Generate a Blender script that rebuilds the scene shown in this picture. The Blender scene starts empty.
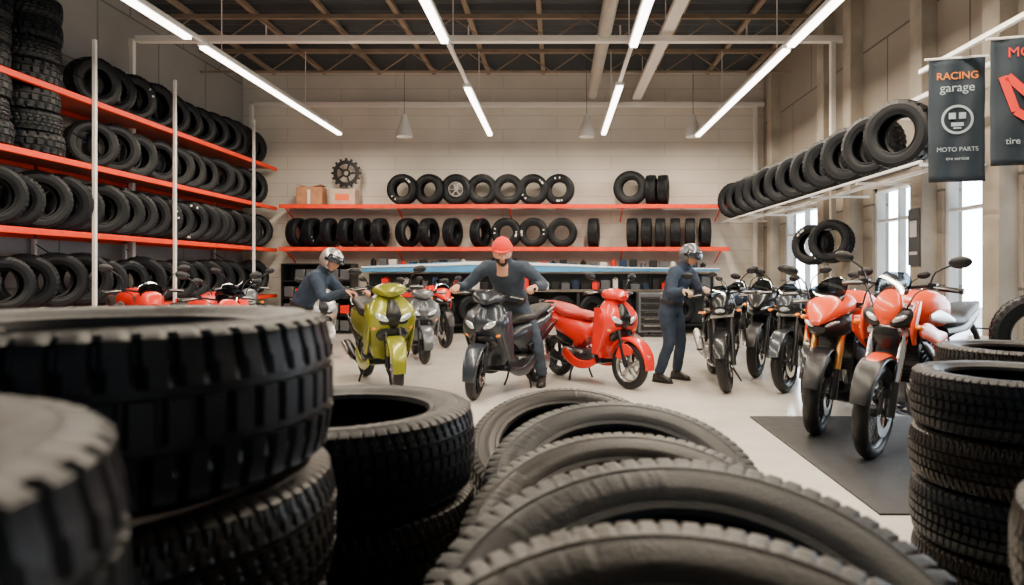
import bpy, bmesh, math, random
from mathutils import Vector, Matrix, Quaternion
random.seed(11)
pi=math.pi; rad=math.radians
SC=bpy.context.scene
COL=SC.collection

# ------------------------------------------------------------ materials
MC={}
def mat(name,col,rough=.5,metal=0,noise=0,ns=8,bump=0,bs=60,coat=0,em=0,spec=None):
    if name in MC: return MC[name]
    m=bpy.data.materials.new(name); m.use_nodes=True
    nt=m.node_tree; b=nt.nodes['Principled BSDF']
    c=(col[0],col[1],col[2],1)
    b.inputs['Base Color'].default_value=c
    b.inputs['Roughness'].default_value=rough
    b.inputs['Metallic'].default_value=metal
    b.inputs['Coat Weight'].default_value=coat
    b.inputs['Coat Roughness'].default_value=.08
    if spec is not None: b.inputs['Specular IOR Level'].default_value=spec
    if em:
        b.inputs['Emission Color'].default_value=c
        b.inputs['Emission Strength'].default_value=em
    if noise or bump:
        tc=nt.nodes.new('ShaderNodeTexCoord')
    if noise:
        n=nt.nodes.new('ShaderNodeTexNoise'); n.inputs['Scale'].default_value=ns; n.inputs['Detail'].default_value=5
        nt.links.new(tc.outputs['Object'],n.inputs['Vector'])
        r=nt.nodes.new('ShaderNodeValToRGB')
        lo=1-noise; hi=1+noise
        r.color_ramp.elements[0].position=.3; r.color_ramp.elements[1].position=.7
        r.color_ramp.elements[0].color=(col[0]*lo,col[1]*lo,col[2]*lo,1)
        r.color_ramp.elements[1].color=(min(1,col[0]*hi),min(1,col[1]*hi),min(1,col[2]*hi),1)
        nt.links.new(n.outputs['Fac'],r.inputs['Fac']); nt.links.new(r.outputs['Color'],b.inputs['Base Color'])
        mr=nt.nodes.new('ShaderNodeMapRange')
        mr.inputs['To Min'].default_value=max(0,rough-.12); mr.inputs['To Max'].default_value=min(1,rough+.12)
        nt.links.new(n.outputs['Fac'],mr.inputs['Value']); nt.links.new(mr.outputs['Result'],b.inputs['Roughness'])
    if bump:
        n2=nt.nodes.new('ShaderNodeTexNoise'); n2.inputs['Scale'].default_value=bs; n2.inputs['Detail'].default_value=4
        nt.links.new(tc.outputs['Object'],n2.inputs['Vector'])
        bp=nt.nodes.new('ShaderNodeBump'); bp.inputs['Strength'].default_value=bump; bp.inputs['Distance'].default_value=.01
        nt.links.new(n2.outputs['Fac'],bp.inputs['Height']); nt.links.new(bp.outputs['Normal'],b.inputs['Normal'])
    MC[name]=m
    return m

def wallmat(name,c1,c2,mortar,ax,bw,bh,ms=.012,rough=.75,bumpd=.3,offset=.5):
    m=bpy.data.materials.new(name); m.use_nodes=True; nt=m.node_tree; b=nt.nodes['Principled BSDF']
    tc=nt.nodes.new('ShaderNodeTexCoord'); sp=nt.nodes.new('ShaderNodeSeparateXYZ'); cb=nt.nodes.new('ShaderNodeCombineXYZ')
    nt.links.new(tc.outputs['Object'],sp.inputs[0])
    nt.links.new(sp.outputs[ax[0]],cb.inputs[0]); nt.links.new(sp.outputs[ax[1]],cb.inputs[1])
    br=nt.nodes.new('ShaderNodeTexBrick'); br.offset=offset
    br.inputs['Scale'].default_value=1; br.inputs['Brick Width'].default_value=bw; br.inputs['Row Height'].default_value=bh
    br.inputs['Mortar Size'].default_value=ms; br.inputs['Mortar Smooth'].default_value=.2
    br.inputs['Color1'].default_value=(*c1,1); br.inputs['Color2'].default_value=(*c2,1); br.inputs['Mortar'].default_value=(*mortar,1)
    nt.links.new(cb.outputs[0],br.inputs['Vector'])
    n=nt.nodes.new('ShaderNodeTexNoise'); n.inputs['Scale'].default_value=1.2; n.inputs['Detail'].default_value=8
    nt.links.new(tc.outputs['Object'],n.inputs['Vector'])
    mr=nt.nodes.new('ShaderNodeMapRange'); mr.inputs['To Min'].default_value=.80; mr.inputs['To Max'].default_value=1.16
    nt.links.new(n.outputs['Fac'],mr.inputs['Value'])
    mx=nt.nodes.new('ShaderNodeVectorMath'); mx.operation='SCALE'
    nt.links.new(br.outputs['Color'],mx.inputs[0]); nt.links.new(mr.outputs['Result'],mx.inputs['Scale'])
    nt.links.new(mx.outputs[0],b.inputs['Base Color'])
    bp=nt.nodes.new('ShaderNodeBump'); bp.invert=True; bp.inputs['Strength'].default_value=bumpd; bp.inputs['Distance'].default_value=.02
    nt.links.new(br.outputs['Fac'],bp.inputs['Height']); nt.links.new(bp.outputs['Normal'],b.inputs['Normal'])
    b.inputs['Roughness'].default_value=rough
    return m

def glassmat(name,tint=(.9,.95,1),refl=.12):
    m=bpy.data.materials.new(name); m.use_nodes=True; nt=m.node_tree
    for n in list(nt.nodes):
        if n.type!='OUTPUT_MATERIAL': nt.nodes.remove(n)
    o=[n for n in nt.nodes][0]
    t=nt.nodes.new('ShaderNodeBsdfTransparent'); t.inputs[0].default_value=(*tint,1)
    g=nt.nodes.new('ShaderNodeBsdfGlossy'); g.inputs['Roughness'].default_value=.05
    mx=nt.nodes.new('ShaderNodeMixShader'); mx.inputs[0].default_value=refl
    nt.links.new(t.outputs[0],mx.inputs[1]); nt.links.new(g.outputs[0],mx.inputs[2]); nt.links.new(mx.outputs[0],o.inputs[0])
    return m

RUB=mat('tire_rubber',(.0055,.007,.0095),.42,0,.25,30,.15,180,spec=.22)
RUB2=mat('tire_rubber_worn',(.0085,.007,.006),.38,0,.3,12,.15,160,spec=.26)
RUBT=mat('moto_tire_rubber',(.008,.008,.009),.5,0,.2,30,spec=.3)
LETW=mat('tire_lettering',(.7,.7,.68),.6)
LABB=mat('tire_label_blue',(.04,.28,.6),.5)
LABY=mat('tire_label_yellow',(.85,.55,.06),.5)
LABO=mat('tire_label_orange',(.8,.12,.03),.5)
BLK=mat('black_plastic',(.008,.008,.010),.36,0,.15,20,spec=.4)
SATB=mat('satin_black_metal',(.018,.018,.02),.35,.5)
SEAT=mat('seat_vinyl',(.012,.011,.011),.5,0,.1,20,.3,150,spec=.35)
SEATR=mat('seat_vinyl_red',(.42,.010,.005),.45,0,.1,20,.3,150)
CHR=mat('chrome',(.75,.75,.76),.16,1)
ALU=mat('cast_aluminium',(.38,.38,.38),.38,.9,.15,25,.1,90)
GOLD=mat('anodised_gold',(.7,.38,.1),.3,.9)
LENS=mat('lamp_lens',(.65,.72,.78),.08,.5,coat=1)
DLENS=mat('dark_lens',(.02,.025,.035),.06,.1,coat=1)
ORG=mat('indicator_amber',(.9,.25,.01),.2,coat=.6)
REDL=mat('tail_lamp_red',(.5,.01,.005),.2,coat=.6)
PLATE=mat('plate_white',(.7,.7,.68),.5)
RACKR=mat('rack_beam_red',(.78,.040,.006),.45,0,.1,6,spec=.25)
RACKW=mat('rack_post_white',(.85,.84,.81),.4,0,.08,6)
DECK=mat('rack_deck_steel',(.34,.05,.025),.5,.1,.15,8)
SKIN=mat('skin',(.52,.26,.17),.5,0,.08,30)
LIP=mat('lips',(.35,.10,.08),.5)
EYW=mat('eye_white',(.8,.8,.78),.2)
EYD=mat('eye_iris',(.02,.015,.012),.15)
HAIR=mat('hair_dark',(.015,.011,.009),.6,0,.2,60,.5,200)
NAVY=mat('workwear_navy',(.022,.036,.062),.8,0,.3,7,.8,14,spec=.3)
NAVYG=mat('workwear_blue_grey',(.038,.054,.08),.8,0,.3,7,.8,14,spec=.3)
BOOT=mat('boot_leather',(.012,.010,.009),.45,0,.2,20)
GLOVE=mat('work_glove',(.4,.28,.2),.75,0,.15,30)

def paint(n,c,m=.0): return mat('paint_'+n,c,.30,m,coat=.4,spec=.3)
P_GREEN=paint('lime_green',(.22,.235,.018),.3); P_GRAPH=paint('graphite',(.03,.037,.048),.4); P_RED=paint('red',(.68,.014,.004))
P_ORANGE=paint('orange_red',(.80,.062,.003)); P_BLACK=paint('black',(.007,.008,.010),.2); P_SIL=paint('silver',(.42,.42,.42),.6)
P_GREY=paint('grey',(.12,.13,.145),.4); P_BLUE=paint('night_blue',(.02,.04,.08),.3); P_YEL=paint('yellow',(.78,.42,.01)); P_WHITE=paint('white',(.7,.69,.66))
SCREEN=glassmat('windscreen_smoke',(.25,.3,.35),.12)

# ------------------------------------------------------------ geometry helpers
def empty(name,loc=(0,0,0),yaw=0,s=1):
    e=bpy.data.objects.new(name,None); e.location=loc; e.rotation_euler=(0,0,yaw); e.scale=(s,s,s); e.empty_display_size=.1
    COL.objects.link(e); return e
def mk(name,V,F,mats,par=None,ang=45,mi=None):
    me=bpy.data.meshes.new(name); me.from_pydata([tuple(v) for v in V],[],F)
    if not isinstance(mats,(list,tuple)): mats=[mats]
    for m in mats: me.materials.append(m)
    if mi:
        me.polygons.foreach_set('material_index',mi)
    bm=bmesh.new(); bm.from_mesh(me); bmesh.ops.recalc_face_normals(bm,faces=bm.faces[:]); bm.to_mesh(me); bm.free()
    if ang>0:
        me.shade_smooth(); me.set_sharp_from_angle(angle=rad(ang))
    o=bpy.data.objects.new(name,me); COL.objects.link(o)
    if par: o.parent=par
    return o
def put(par,name,m,geos,M=None,ang=45,bev=0):
    if isinstance(geos,tuple): geos=[geos]
    V=[];F=[]
    for v,f in geos:
        o=len(V); V+=[Vector(p) for p in v]; F+=[[i+o for i in q] for q in f]
    if M is not None: V=[M@p for p in V]
    ob=mk(name,V,F,m,par,ang)
    if bev:
        b=ob.modifiers.new('bevel','BEVEL'); b.width=bev; b.segments=2; b.limit_method='ANGLE'
    return ob
def inst(name,me,par,loc,axis=(0,0,1),spin=0,s=1):
    o=bpy.data.objects.new(name,me); COL.objects.link(o)
    o.rotation_mode='QUATERNION'
    q=Vector(axis).normalized().to_track_quat('Z','Y')
    o.rotation_quaternion=q@Quaternion((0,0,1),spin)
    o.location=loc; o.scale=(s,s,s)
    if par: o.parent=par
    return o
def g_box(c,s,R=None):
    x,y,z=s[0]/2,s[1]/2,s[2]/2
    V=[Vector((a,b,d)) for a in(-x,x) for b in(-y,y) for d in(-z,z)]
    if R is not None: V=[R@v for v in V]
    V=[v+Vector(c) for v in V]
    return V,[[0,1,3,2],[4,6,7,5],[0,4,5,1],[2,3,7,6],[0,2,6,4],[1,5,7,3]]
def g_rings(rings,cap=True,loop=False):
    n=len(rings[0]); V=[p for r in rings for p in r]; F=[]
    k=len(rings)
    for i in range(k if loop else k-1):
        j=(i+1)%k
        for a in range(n):
            b=(a+1)%n
            F.append([i*n+a,i*n+b,j*n+b,j*n+a])
    if cap and not loop:
        F.append(list(range(n))[::-1]); F.append([(k-1)*n+a for a in range(n)])
    return V,F
def cr(P,k):
    if k<=1 or len(P)<3: return P
    out=[]
    n=len(P)
    for i in range(n-1):
        p0=P[max(i-1,0)];p1=P[i];p2=P[i+1];p3=P[min(i+2,n-1)]
        for j in range(k):
            t=j/k
            out.append(tuple(.5*(2*b+(c-a)*t+(2*a-5*b+4*c-d)*t*t+(-a+3*b-3*c+d)*t**3) for a,b,c,d in zip(p0,p1,p2,p3)))
    out.append(tuple(P[-1])); return out
def sg(v,e): return math.copysign(abs(v)**e,v)
def g_sec(S,y0=0,n=16,e=.8,k=3,up=None):
    S=cr([tuple(s) for s in S],k); R=[]
    for i,s in enumerate(S):
        a=S[max(i-1,0)];b=S[min(i+1,len(S)-1)]
        if up is None:
            d=Vector((b[0]-a[0],0,b[1]-a[1])); d.normalize()
        else: d=Vector((math.cos(rad(up)),0,math.sin(rad(up))))
        u=Vector((-d.z,0,d.x)); yy=y0+(s[4] if len(s)>4 else 0)
        c=Vector((s[0],yy,s[1]))
        w=max(s[2],.002);h=max(s[3],.002)
        R.append([c+Vector((0,1,0))*w*sg(math.cos(2*pi*j/n),e)+u*h*sg(math.sin(2*pi*j/n),e) for j in range(n)])
    return g_rings(R)
def g_tube(P,r,n=8,k=3,flat=1):
    P=[tuple(p) for p in P]
    if not isinstance(r,(list,tuple)): r=[r]*len(P)
    Q=cr([p+(q,) for p,q in zip(P,r)],k)
    pts=[Vector(q[:3]) for q in Q]; R=[]; u=None
    for i,p in enumerate(pts):
        d=(pts[min(i+1,len(pts)-1)]-pts[max(i-1,0)]).normalized()
        if u is None:
            u=d.orthogonal().normalized()
        else:
            u=(u-d*u.dot(d)).normalized()
        v=d.cross(u)
        rr=max(Q[i][3],.0005)
        R.append([p+u*rr*math.cos(2*pi*j/n)+v*rr*flat*math.sin(2*pi*j/n) for j in range(n)])
    return g_rings(R)
def g_lathe(prof,c=(0,0,0),n=36,ax='y',closed=False,M=None):
    R=[];c=Vector(c)
    for i in range(n):
        t=2*pi*i/n
        ring=[]
        for r,h in prof:
            p={'y':Vector((r*math.cos(t),h,r*math.sin(t))),'z':Vector((r*math.cos(t),r*math.sin(t),h)),'x':Vector((h,r*math.cos(t),r*math.sin(t)))}[ax]
            if M is not None: p=M@p
            ring.append(c+p)
        R.append(ring)
    V=[p for r in R for p in r]; m=len(prof); F=[]
    for i in range(n):
        j=(i+1)%n
        for a in range(m if closed else m-1):
            b=(a+1)%m
            F.append([i*m+a,i*m+b,j*m+b,j*m+a])
    return V,F
def g_ell(c,s,n=14,M=None):
    V=[];F=[];m=n//2+2
    R=[]
    for i in range(1,m):
        th=pi*i/m
        R.append([Vector((s[0]*math.cos(th),s[1]*math.sin(th)*math.cos(2*pi*j/n),s[2]*math.sin(th)*math.sin(2*pi*j/n))) for j in range(n)])
    V=[p for r in R for p in r]
    for i in range(len(R)-1):
        for a in range(n):
            b=(a+1)%n; F.append([i*n+a,i*n+b,(i+1)*n+b,(i+1)*n+a])
    V.append(Vector((s[0],0,0))); V.append(Vector((-s[0],0,0))); t=len(V)-2
    for a in range(n):
        b=(a+1)%n; F.append([t,b,a]); F.append([t+1,(len(R)-1)*n+a,(len(R)-1)*n+b])
    if M is not None: V=[M@v for v in V]
    return [v+Vector(c) for v in V],F
RX=lambda a:Matrix.Rotation(rad(a),3,'X')
RY=lambda a:Matrix.Rotation(rad(a),3,'Y')
RZ=lambda a:Matrix.Rotation(rad(a),3,'Z')

# ------------------------------------------------------------ car tires (axis = local z, centred)
def tire_mesh(name,R,W,rim,pit,S,style=0,mats=(RUB,),letters=None,label=None,dep=1.0):
    seg=pit*S; H=W/2
    cols=[(rim,-H*.74,0,0),(rim+.006,-H*.86,0,0),(rim+.018,-H*.90,0,0),(rim+.022,-H*.86,0,0),
          (rim+(R-rim)*.30,-H*.97,0,0),(rim+(R-rim)*.36,-H*.985,3,0),(rim+(R-rim)*.58,-H*1.0,3,0),(rim+(R-rim)*.62,-H*.99,0,0),
          (rim+(R-rim)*.66,-H*1.01,0,0),(rim+(R-rim)*.68,-H*.985,0,0),(R*.945,-H*.95,2,-1),(R*.972,-H*.88,2,-.95)]
    g=[-.5,-.17,.17,.5] if style==0 else ([-.38,0,.38] if style==1 else [-.3,.3])
    gw=.035 if style<2 else .05; D=.011*R/.33*dep
    tr=[(-.84,0)]
    for q in g:
        tr+=[(q-gw-.015,0),(q-gw,1),(q+gw,1),(q+gw+.015,0)]
    tr.append((.84,0))
    t2=[]
    for i,(v,f) in enumerate(tr):
        t2.append((v,f))
        if i<len(tr)-1 and f==0 and tr[i+1][1]==0: t2.append(((v+tr[i+1][0])/2,0))
    for v,f in t2:
        rr=R-.018*abs(v)**3*R/.33
        cols.append((rr-(D if f else 0),v*H*1.0,4 if f else 1,v))
    up=[(c[0],-c[1],c[2],-c[3]) for c in cols[:12]][::-1]
    cols+=up
    inner=[(rim+.02,H*.66,0,0),(rim+(R-rim)*.5,H*.86,0,0),(R-.035,H*.78,0,0),(R-.022,H*.3,0,0),(R-.022,-H*.3,0,0),(R-.035,-H*.78,0,0),(rim+(R-rim)*.5,-H*.86,0,0),(rim+.02,-H*.66,0,0)]
    cols+=inner
    m=len(cols); V=[];F=[];mi=[]
    def lat(i,v):
        if style==0: ph=i+ int(abs(v)*S*.9)
        elif style==1: ph=i+int(v*S*1.3)+ (S//2 if v>0 else 0)
        else: ph=i+(S//2 if abs(v)<.3 else 0)+int(v*2)
        return (ph%S)<(1 if S<6 else 2 if style==2 else 1)
    def isl(i):
        if not letters: return False
        a=(i/seg)%(1.0/letters[0])*letters[0]
        if a>letters[1]: return False
        return random.Random(i*7+3).random()<.72
    for i in range(seg):
        t=2*pi*i/seg
        for (r,z,k,v) in cols:
            rr=r;zz=z
            if k==1 and lat(i,v): rr-=D*.85
            if k==2 and lat(i,v): rr-=D*.7; zz*=.985
            if k==3 and isl(i): zz+=math.copysign(.0018,z)
            V.append((rr*math.cos(t),rr*math.sin(t),zz))
    for i in range(seg):
        j=(i+1)%seg
        for a in range(m):
            b=(a+1)%m
            F.append([i*m+a,i*m+b,j*m+b,j*m+a])
            x=0
            if len(mats)>1:
                ka,kb=cols[a][2],cols[b][2]
                if letters and ka==3 and kb==3 and isl(i) and isl(j): x=1
                if label and cols[a][2] in(1,4) and cols[b][2] in (1,4) and abs(cols[a][3])<label[1] and abs(cols[b][3])<label[1] and i/seg<label[0]: x=1
            mi.append(x)
    o=mk(name,V,F,list(mats),None,38,mi)
    me=o.data; bpy.data.objects.remove(o); return me
TF=[tire_mesh('tire_fg_block',.38,.23,.245,76,6,0,(RUB,),(2,.28),dep=1.0),
    tire_mesh('tire_fg_rib',.38,.21,.25,84,6,1,(RUB2,),(2,.3)),
    tire_mesh('tire_fg_knob',.38,.25,.235,52,8,2,(RUB,),(2,.28),dep=1.1)]
DP=1.5
TR=[tire_mesh('tire_plain',.33,.23,.185,32,4,0,(RUB,),dep=DP),
    tire_mesh('tire_rib',.33,.22,.19,32,4,1,(RUB,),dep=DP),
    tire_mesh('tire_white_letter',.33,.22,.185,32,4,0,(RUB,LETW),(2,.2),dep=DP),
    tire_mesh('tire_blue_label',.33,.22,.19,32,4,1,(RUB,LABB),None,(.09,.6)),
    tire_mesh('tire_yellow_label',.33,.22,.19,32,4,0,(RUB,LABY),None,(.07,.5)),
    tire_mesh('tire_white_label',.33,.22,.19,32,4,0,(RUB,LETW),None,(.06,.5)),
    tire_mesh('tire_knob',.34,.24,.18,22,5,2,(RUB,),dep=1.9),
    tire_mesh('tire_orange_label',.33,.22,.19,32,4,1,(RUB,LABO),None,(.07,.5))]
def rt(w=(5,4,2,1,1,2,3,.6)): return random.choices(TR,w)[0]

# ------------------------------------------------------------ room shell
M_floor=bpy.data.materials.new('polished_concrete'); M_floor.use_nodes=True
nt=M_floor.node_tree; b=nt.nodes['Principled BSDF']; tc=nt.nodes.new('ShaderNodeTexCoord')
n=nt.nodes.new('ShaderNodeTexNoise'); n.inputs['Scale'].default_value=.8; n.inputs['Detail'].default_value=9; n.inputs['Roughness'].default_value=.65
nt.links.new(tc.outputs['Object'],n.inputs['Vector'])
r=nt.nodes.new('ShaderNodeValToRGB'); r.color_ramp.elements[0].position=.3; r.color_ramp.elements[1].position=.75
r.color_ramp.elements[0].color=(.50,.47,.42,1); r.color_ramp.elements[1].color=(.76,.72,.66,1)
nt.links.new(n.outputs['Fac'],r.inputs['Fac']); nt.links.new(r.outputs['Color'],b.inputs['Base Color'])
mr=nt.nodes.new('ShaderNodeMapRange'); mr.inputs['To Min'].default_value=.08; mr.inputs['To Max'].default_value=.26
nt.links.new(n.outputs['Fac'],mr.inputs['Value']); nt.links.new(mr.outputs['Result'],b.inputs['Roughness'])

YB=15.2; XL=-7.0; XR=4.6; ZC=5.75; Y0=-3.0
put(None,'floor',M_floor,g_box(((XL+XR)/2,(Y0+YB)/2,-.1),(XR-XL+.6,YB-Y0+.4,.2)),ang=0)
M_back=wallmat('painted_block_back',(.69,.645,.57),(.675,.63,.555),(.53,.49,.43),(0,2),2.4,.3,.009,offset=.5,bumpd=.2)
put(None,'wall_back',M_back,g_box(((XL+XR)/2,YB+.1,ZC/2),(XR-XL+.4,.2,ZC)),ang=0)
M_left=wallmat('panel_left',(.30,.295,.28),(.27,.265,.255),(.15,.15,.15),(1,2),1.6,1.1,.02)
put(None,'wall_left',M_left,g_box((XL-.1,(Y0+YB)/2,ZC/2),(.2,YB-Y0,ZC)),ang=0)
M_right=wallmat('concrete_panel_right',(.31,.27,.22),(.27,.235,.195),(.11,.10,.09),(1,2),1.9,1.15,.018)
wins=[(4.9,6.75),(7.15,8.15),(8.65,9.95),(11.8,13.8)]
zs,zt=.55,2.52
G=[g_box((XR+.12,(Y0+YB)/2,(zt+ZC)/2),(.24,YB-Y0,ZC-zt)),g_box((XR+.12,(Y0+YB)/2,zs/2),(.24,YB-Y0,zs))]
e=[Y0]+[v for w in wins for v in w]+[YB]
for i in range(0,len(e),2): G.append(g_box((XR+.12,(e[i]+e[i+1])/2,(zs+zt)/2),(.24,e[i+1]-e[i],zt-zs)))
put(None,'wall_right',M_right,G,ang=0)
FRM=mat('window_frame_white',(.6,.6,.6),.4)
PANE=glassmat('window_pane',(.97,.99,1),.04)
for i,(a,c) in enumerate(wins):
    E=empty('window_%d'%(i+1),(XR+.1,(a+c)/2,0))
    L=c-a; g=[g_box((0,0,zs+.03),(.12,L,.06)),g_box((0,0,zt-.03),(.12,L,.06)),g_box((0,-L/2+.03,(zs+zt)/2),(.12,.06,zt-zs)),g_box((0,L/2-.03,(zs+zt)/2),(.12,.06,zt-zs)),
        g_box((0,0,2.05),(.08,L,.04))]
    if L>1.1: g.append(g_box((0,0,(zs+zt)/2),(.09,.05,zt-zs)))
    put(E,'frame',FRM,g); put(E,'pane',PANE,g_box((0,0,(zs+zt)/2),(.012,L-.08,zt-zs-.08)),ang=0)
    put(E,'sill',FRM,g_box((-.12,0,zs-.02),(.2,L+.1,.04)))
CONC=mat('raw_concrete',(.34,.30,.245),.8,0,.25,2,.3,30)
for i,y in enumerate((4.55,6.95,8.4,10.4,11.45,14.2)):
    put(None,'trim_%d'%(i+1),CONC,g_box((XR-.09,y,ZC/2),(.2,.28,ZC)),bev=.01)
DK=mat('deck_dark',(.040,.048,.055),.7,.2,.2,4)
V=[];F=[];nC=110
for i in range(nC+1):
    y=Y0+(YB-Y0)*i/nC; z=ZC+(.05 if i%2 else 0)
    V+=[(XL-.2,y,z),(XR+.24,y,z)]
for i in range(nC): F.append([2*i,2*i+1,2*i+3,2*i+2])
o=mk('ceiling',V,F,DK,None,0); s=o.modifiers.new('t','SOLIDIFY'); s.thickness=.03; s.offset=1
BRN=mat('joist_primer_brown',(.26,.20,.145),.6,.1,.2,3)
STW=mat('beam_white',(.78,.75,.70),.45)
tr=empty('ceiling_truss_set',(0,0,0))
k=0
for y in (2.5,4.3,6.1,7.9,9.7,11.5,13.3):
    g=[g_box((-1.2,y,5.62),(XR-XL-.1,.07,.07)),g_box((-1.2,y,5.22),(XR-XL-.1,.05,.04))]
    x=XL+.3; s=1
    while x<XR-.6:
        g.append(g_tube([(x,y,5.22 if s>0 else 5.6),(x+.55,y,5.6 if s>0 else 5.22)],.012,6,1)); x+=.55; s=-s
    k+=1; put(tr,'truss_%d'%k,BRN,g)
pur=empty('ceiling_purlin_set',(0,0,0))
for i,x in enumerate((-6.2,-5.1,-3.9,-2.7,-1.5,-.3,.9,2.1,3.3,4.2)):
    put(pur,'purlin_%d'%(i+1),BRN,g_box((x,6.4,5.69),(.08,17.2,.07)))
for y,nm in ((10.8,'a'),(15.02,'b')):
    E=empty('portal_frame',(0,y,0))
    put(E,'beam',STW,g_box((-1.05,0,5.0),(11.2,.12,.10)),bev=.008)
    put(E,'post_right',STW,g_box((XR-.24,0,2.5),(.08,.09,5.0)),bev=.008)
    put(E,'post_left',STW,g_box((-6.72,-.0,2.5+.0),(.07,.08,5.0)),bev=.008)
    for q in (-4.6,-1.4,1.0,3.0): put(E,'hanger_%d'%int(q*10+99),STW,g_tube([(q,0,5.05),(q,0,5.22)],.012,6,1))
DUCT=mat('duct_galv',(.55,.53,.48),.35,.5,.1,3)
E=empty('ventilation_duct',(.75,9,5.1))
put(E,'pipe',DUCT,g_lathe([(.0,-5.9),(.11,-5.9),(.11,-2),(.125,-2),(.125,-1.9),(.11,-1.9),(.11,2),(.125,2),(.125,2.1),(.11,2.1),(.11,5.5),(0,5.5)],n=20))
put(E,'straps',STW,[g_box((0,q,.35),(.03,.03,.5)) for q in (-5,-3,-1,1,3,5)])
E=empty('cable_tray',(1.75,9,5.12))
put(E,'tray',STW,[g_box((0,0,0),(.18,12,.02)),g_box((-.09,0,.03),(.012,12,.07)),g_box((.09,0,.03),(.012,12,.07))])
put(E,'hangers',STW,[g_box((0,q,.3),(.015,.015,.6)) for q in (-4,-1,2,5)])
put(None,'ground',mat('pavement',(.75,.74,.71),.9,0,.1,2),g_box((14,6,-.13),(18.2,40,.2)),ang=0)

# ------------------------------------------------------------ tube lights
TUB=mat('tube_emitter',(1,.93,.82),.5,em=12)
HOUS=mat('light_housing',(.75,.74,.72),.4)
ZL=4.12
def lightrow(x,segs,pw):
    E=empty('linear_ceiling_light',(x,0,ZL))
    a0=segs[0][0]; a1=segs[-1][1]
    put(E,'rail',HOUS,g_box((0,(a0+a1)/2,.085),(.05,a1-a0,.04)))
    for i,(a,c) in enumerate(segs):
        put(E,'housing_%d'%(i+1),HOUS,g_box((0,(a+c)/2,.045),(.13,c-a,.05)),bev=.008)
        put(E,'tube_%d'%(i+1),TUB,g_box((0,(a+c)/2,.005),(.085,c-a-.05,.04)))
        ld=bpy.data.lights.new('tube_lamp','AREA'); ld.shape='RECTANGLE'; ld.size=.08; ld.size_y=c-a-.06; ld.energy=pw*(c-a); ld.color=(1,.84,.64)
        lo=bpy.data.objects.new('tube_lamp_%d'%(i+1),ld); COL.objects.link(lo); lo.parent=E; lo.location=(0,(a+c)/2,-.022)
    for q in range(int(a0)+1,int(a1),3):
        put(E,'wire_%d'%q,STW,g_tube([(0,q,.1),(0,q,5.2-ZL)],.006,5,1))
PW=40
lightrow(-4.42,[(2.2,5.2),(5.3,8.2),(8.5,13.9)],PW)
lightrow(-1.37,[(2.2,5.2),(5.3,8.35),(10.4,14.0)],PW)
lightrow(.95,[(2.2,5.2),(5.3,8.5),(10.3,13.9)],PW)
lightrow(2.9,[(2.2,5.2),(5.3,8.5),(8.6,14.1)],PW)
for x in (-3.2,.62,2.85):
    E=empty('pendant_lamp',(x,14.3,0))
    put(E,'shade',HOUS,g_lathe([(.02,4.62),(.06,4.60),(.07,4.50),(.10,4.45),(.16,4.24),(.165,4.15),(.155,4.15),(.09,4.42),(.0,4.46)],ax='z',n=24))
    put(E,'bulb',mat('bulb_glass',(1,.9,.75),.3,em=2),g_ell((0,0,4.24),(.05,.05,.06)))
    put(E,'cord',BLK,g_tube([(0,0,4.48),(0,0,5.75)],.006,6,1))

# ------------------------------------------------------------ left tire rack
E=empty('tire_storage_rack',(-6.55,10.4,0))
def rel(x,y,z): return (x+6.55,y-10.4,z)
XF=-6.17; XK=-6.93; SH=[.84,1.84,2.75,3.61]; SY0,SY1=5.7,15.0
for i,z in enumerate(SH):
    put(E,'beam_front_%d'%i,RACKR,g_box(rel(XF,(SY0+SY1)/2,z-.04),(.05,SY1-SY0,.075)),bev=.006)
    put(E,'beam_back_%d'%i,RACKR,g_box(rel(XK,(SY0+SY1)/2,z-.04),(.04,SY1-SY0,.08)))
    put(E,'deck_%d'%i,DECK,g_box(rel((XF+XK)/2,(SY0+SY1)/2,z-.012),(abs(XK-XF)-.05,SY1-SY0,.02)),ang=0)
for y in (5.75,9.05,10.95,13.8):
    put(E,'post_front_%d'%int(y*10),RACKW,g_box(rel(XF+.04,y,2.2),(.045,.045,4.4)),bev=.005)
    put(E,'post_back_%d'%int(y*10),RACKW,g_box(rel(XK,y,2.2),(.04,.05,4.4)))
    put(E,'brace_%d'%int(y*10),SATB,[g_tube([rel(XF,y,q),rel(XK,y,q+.5)],.008,5,1) for q in (.3,1.2,2.1,3.0,3.8)])
t=0
for i,z in enumerate(SH):
    y=7.0 if i<2 else 9.5
    while y<14.85:
        if any(abs(y-p)<.13 for p in (9.05,10.95,13.8)) : y+=.12
        a=rad(random.uniform(42,70) if i!=1 else random.uniform(35,55)); s=random.uniform(1.0,1.12)
        if i==2: s=min(s,1.09)
        t+=1
        inst('tire_%d'%t,rt((5,4,1.5,1,1,1.5,6,.6)),E,rel(-6.5+random.uniform(-.03,.05),y,z+.335*s+.0),(math.sin(a),-math.cos(a),random.uniform(-.06,.06)),random.uniform(0,6.28),s)
        y+=random.uniform(.42,.50) if i!=1 else random.uniform(.35,.40)
for (yy,z,nn) in ((7.55,3.61,4),(8.36,3.61,4),(7.55,2.75,3),(8.36,2.75,3)):
    for q in range(nn):
        t+=1; me=TR[6] if q%2==0 else TR[0]
        inst('tire_%d'%t,me,E,rel(-6.50+random.uniform(-.03,.03),yy+random.uniform(-.03,.03),z+.13+q*.262),(0,0,1),random.uniform(0,6),1.1 if z>3 else 1.1)
y=8.0
while y<14.8:
    t+=1; a=rad(random.uniform(25,45)); inst('tire_%d'%t,rt(),E,rel(-6.5,y,.335),(math.sin(a),-math.cos(a),0),random.uniform(0,6),1); y+=.42

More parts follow.
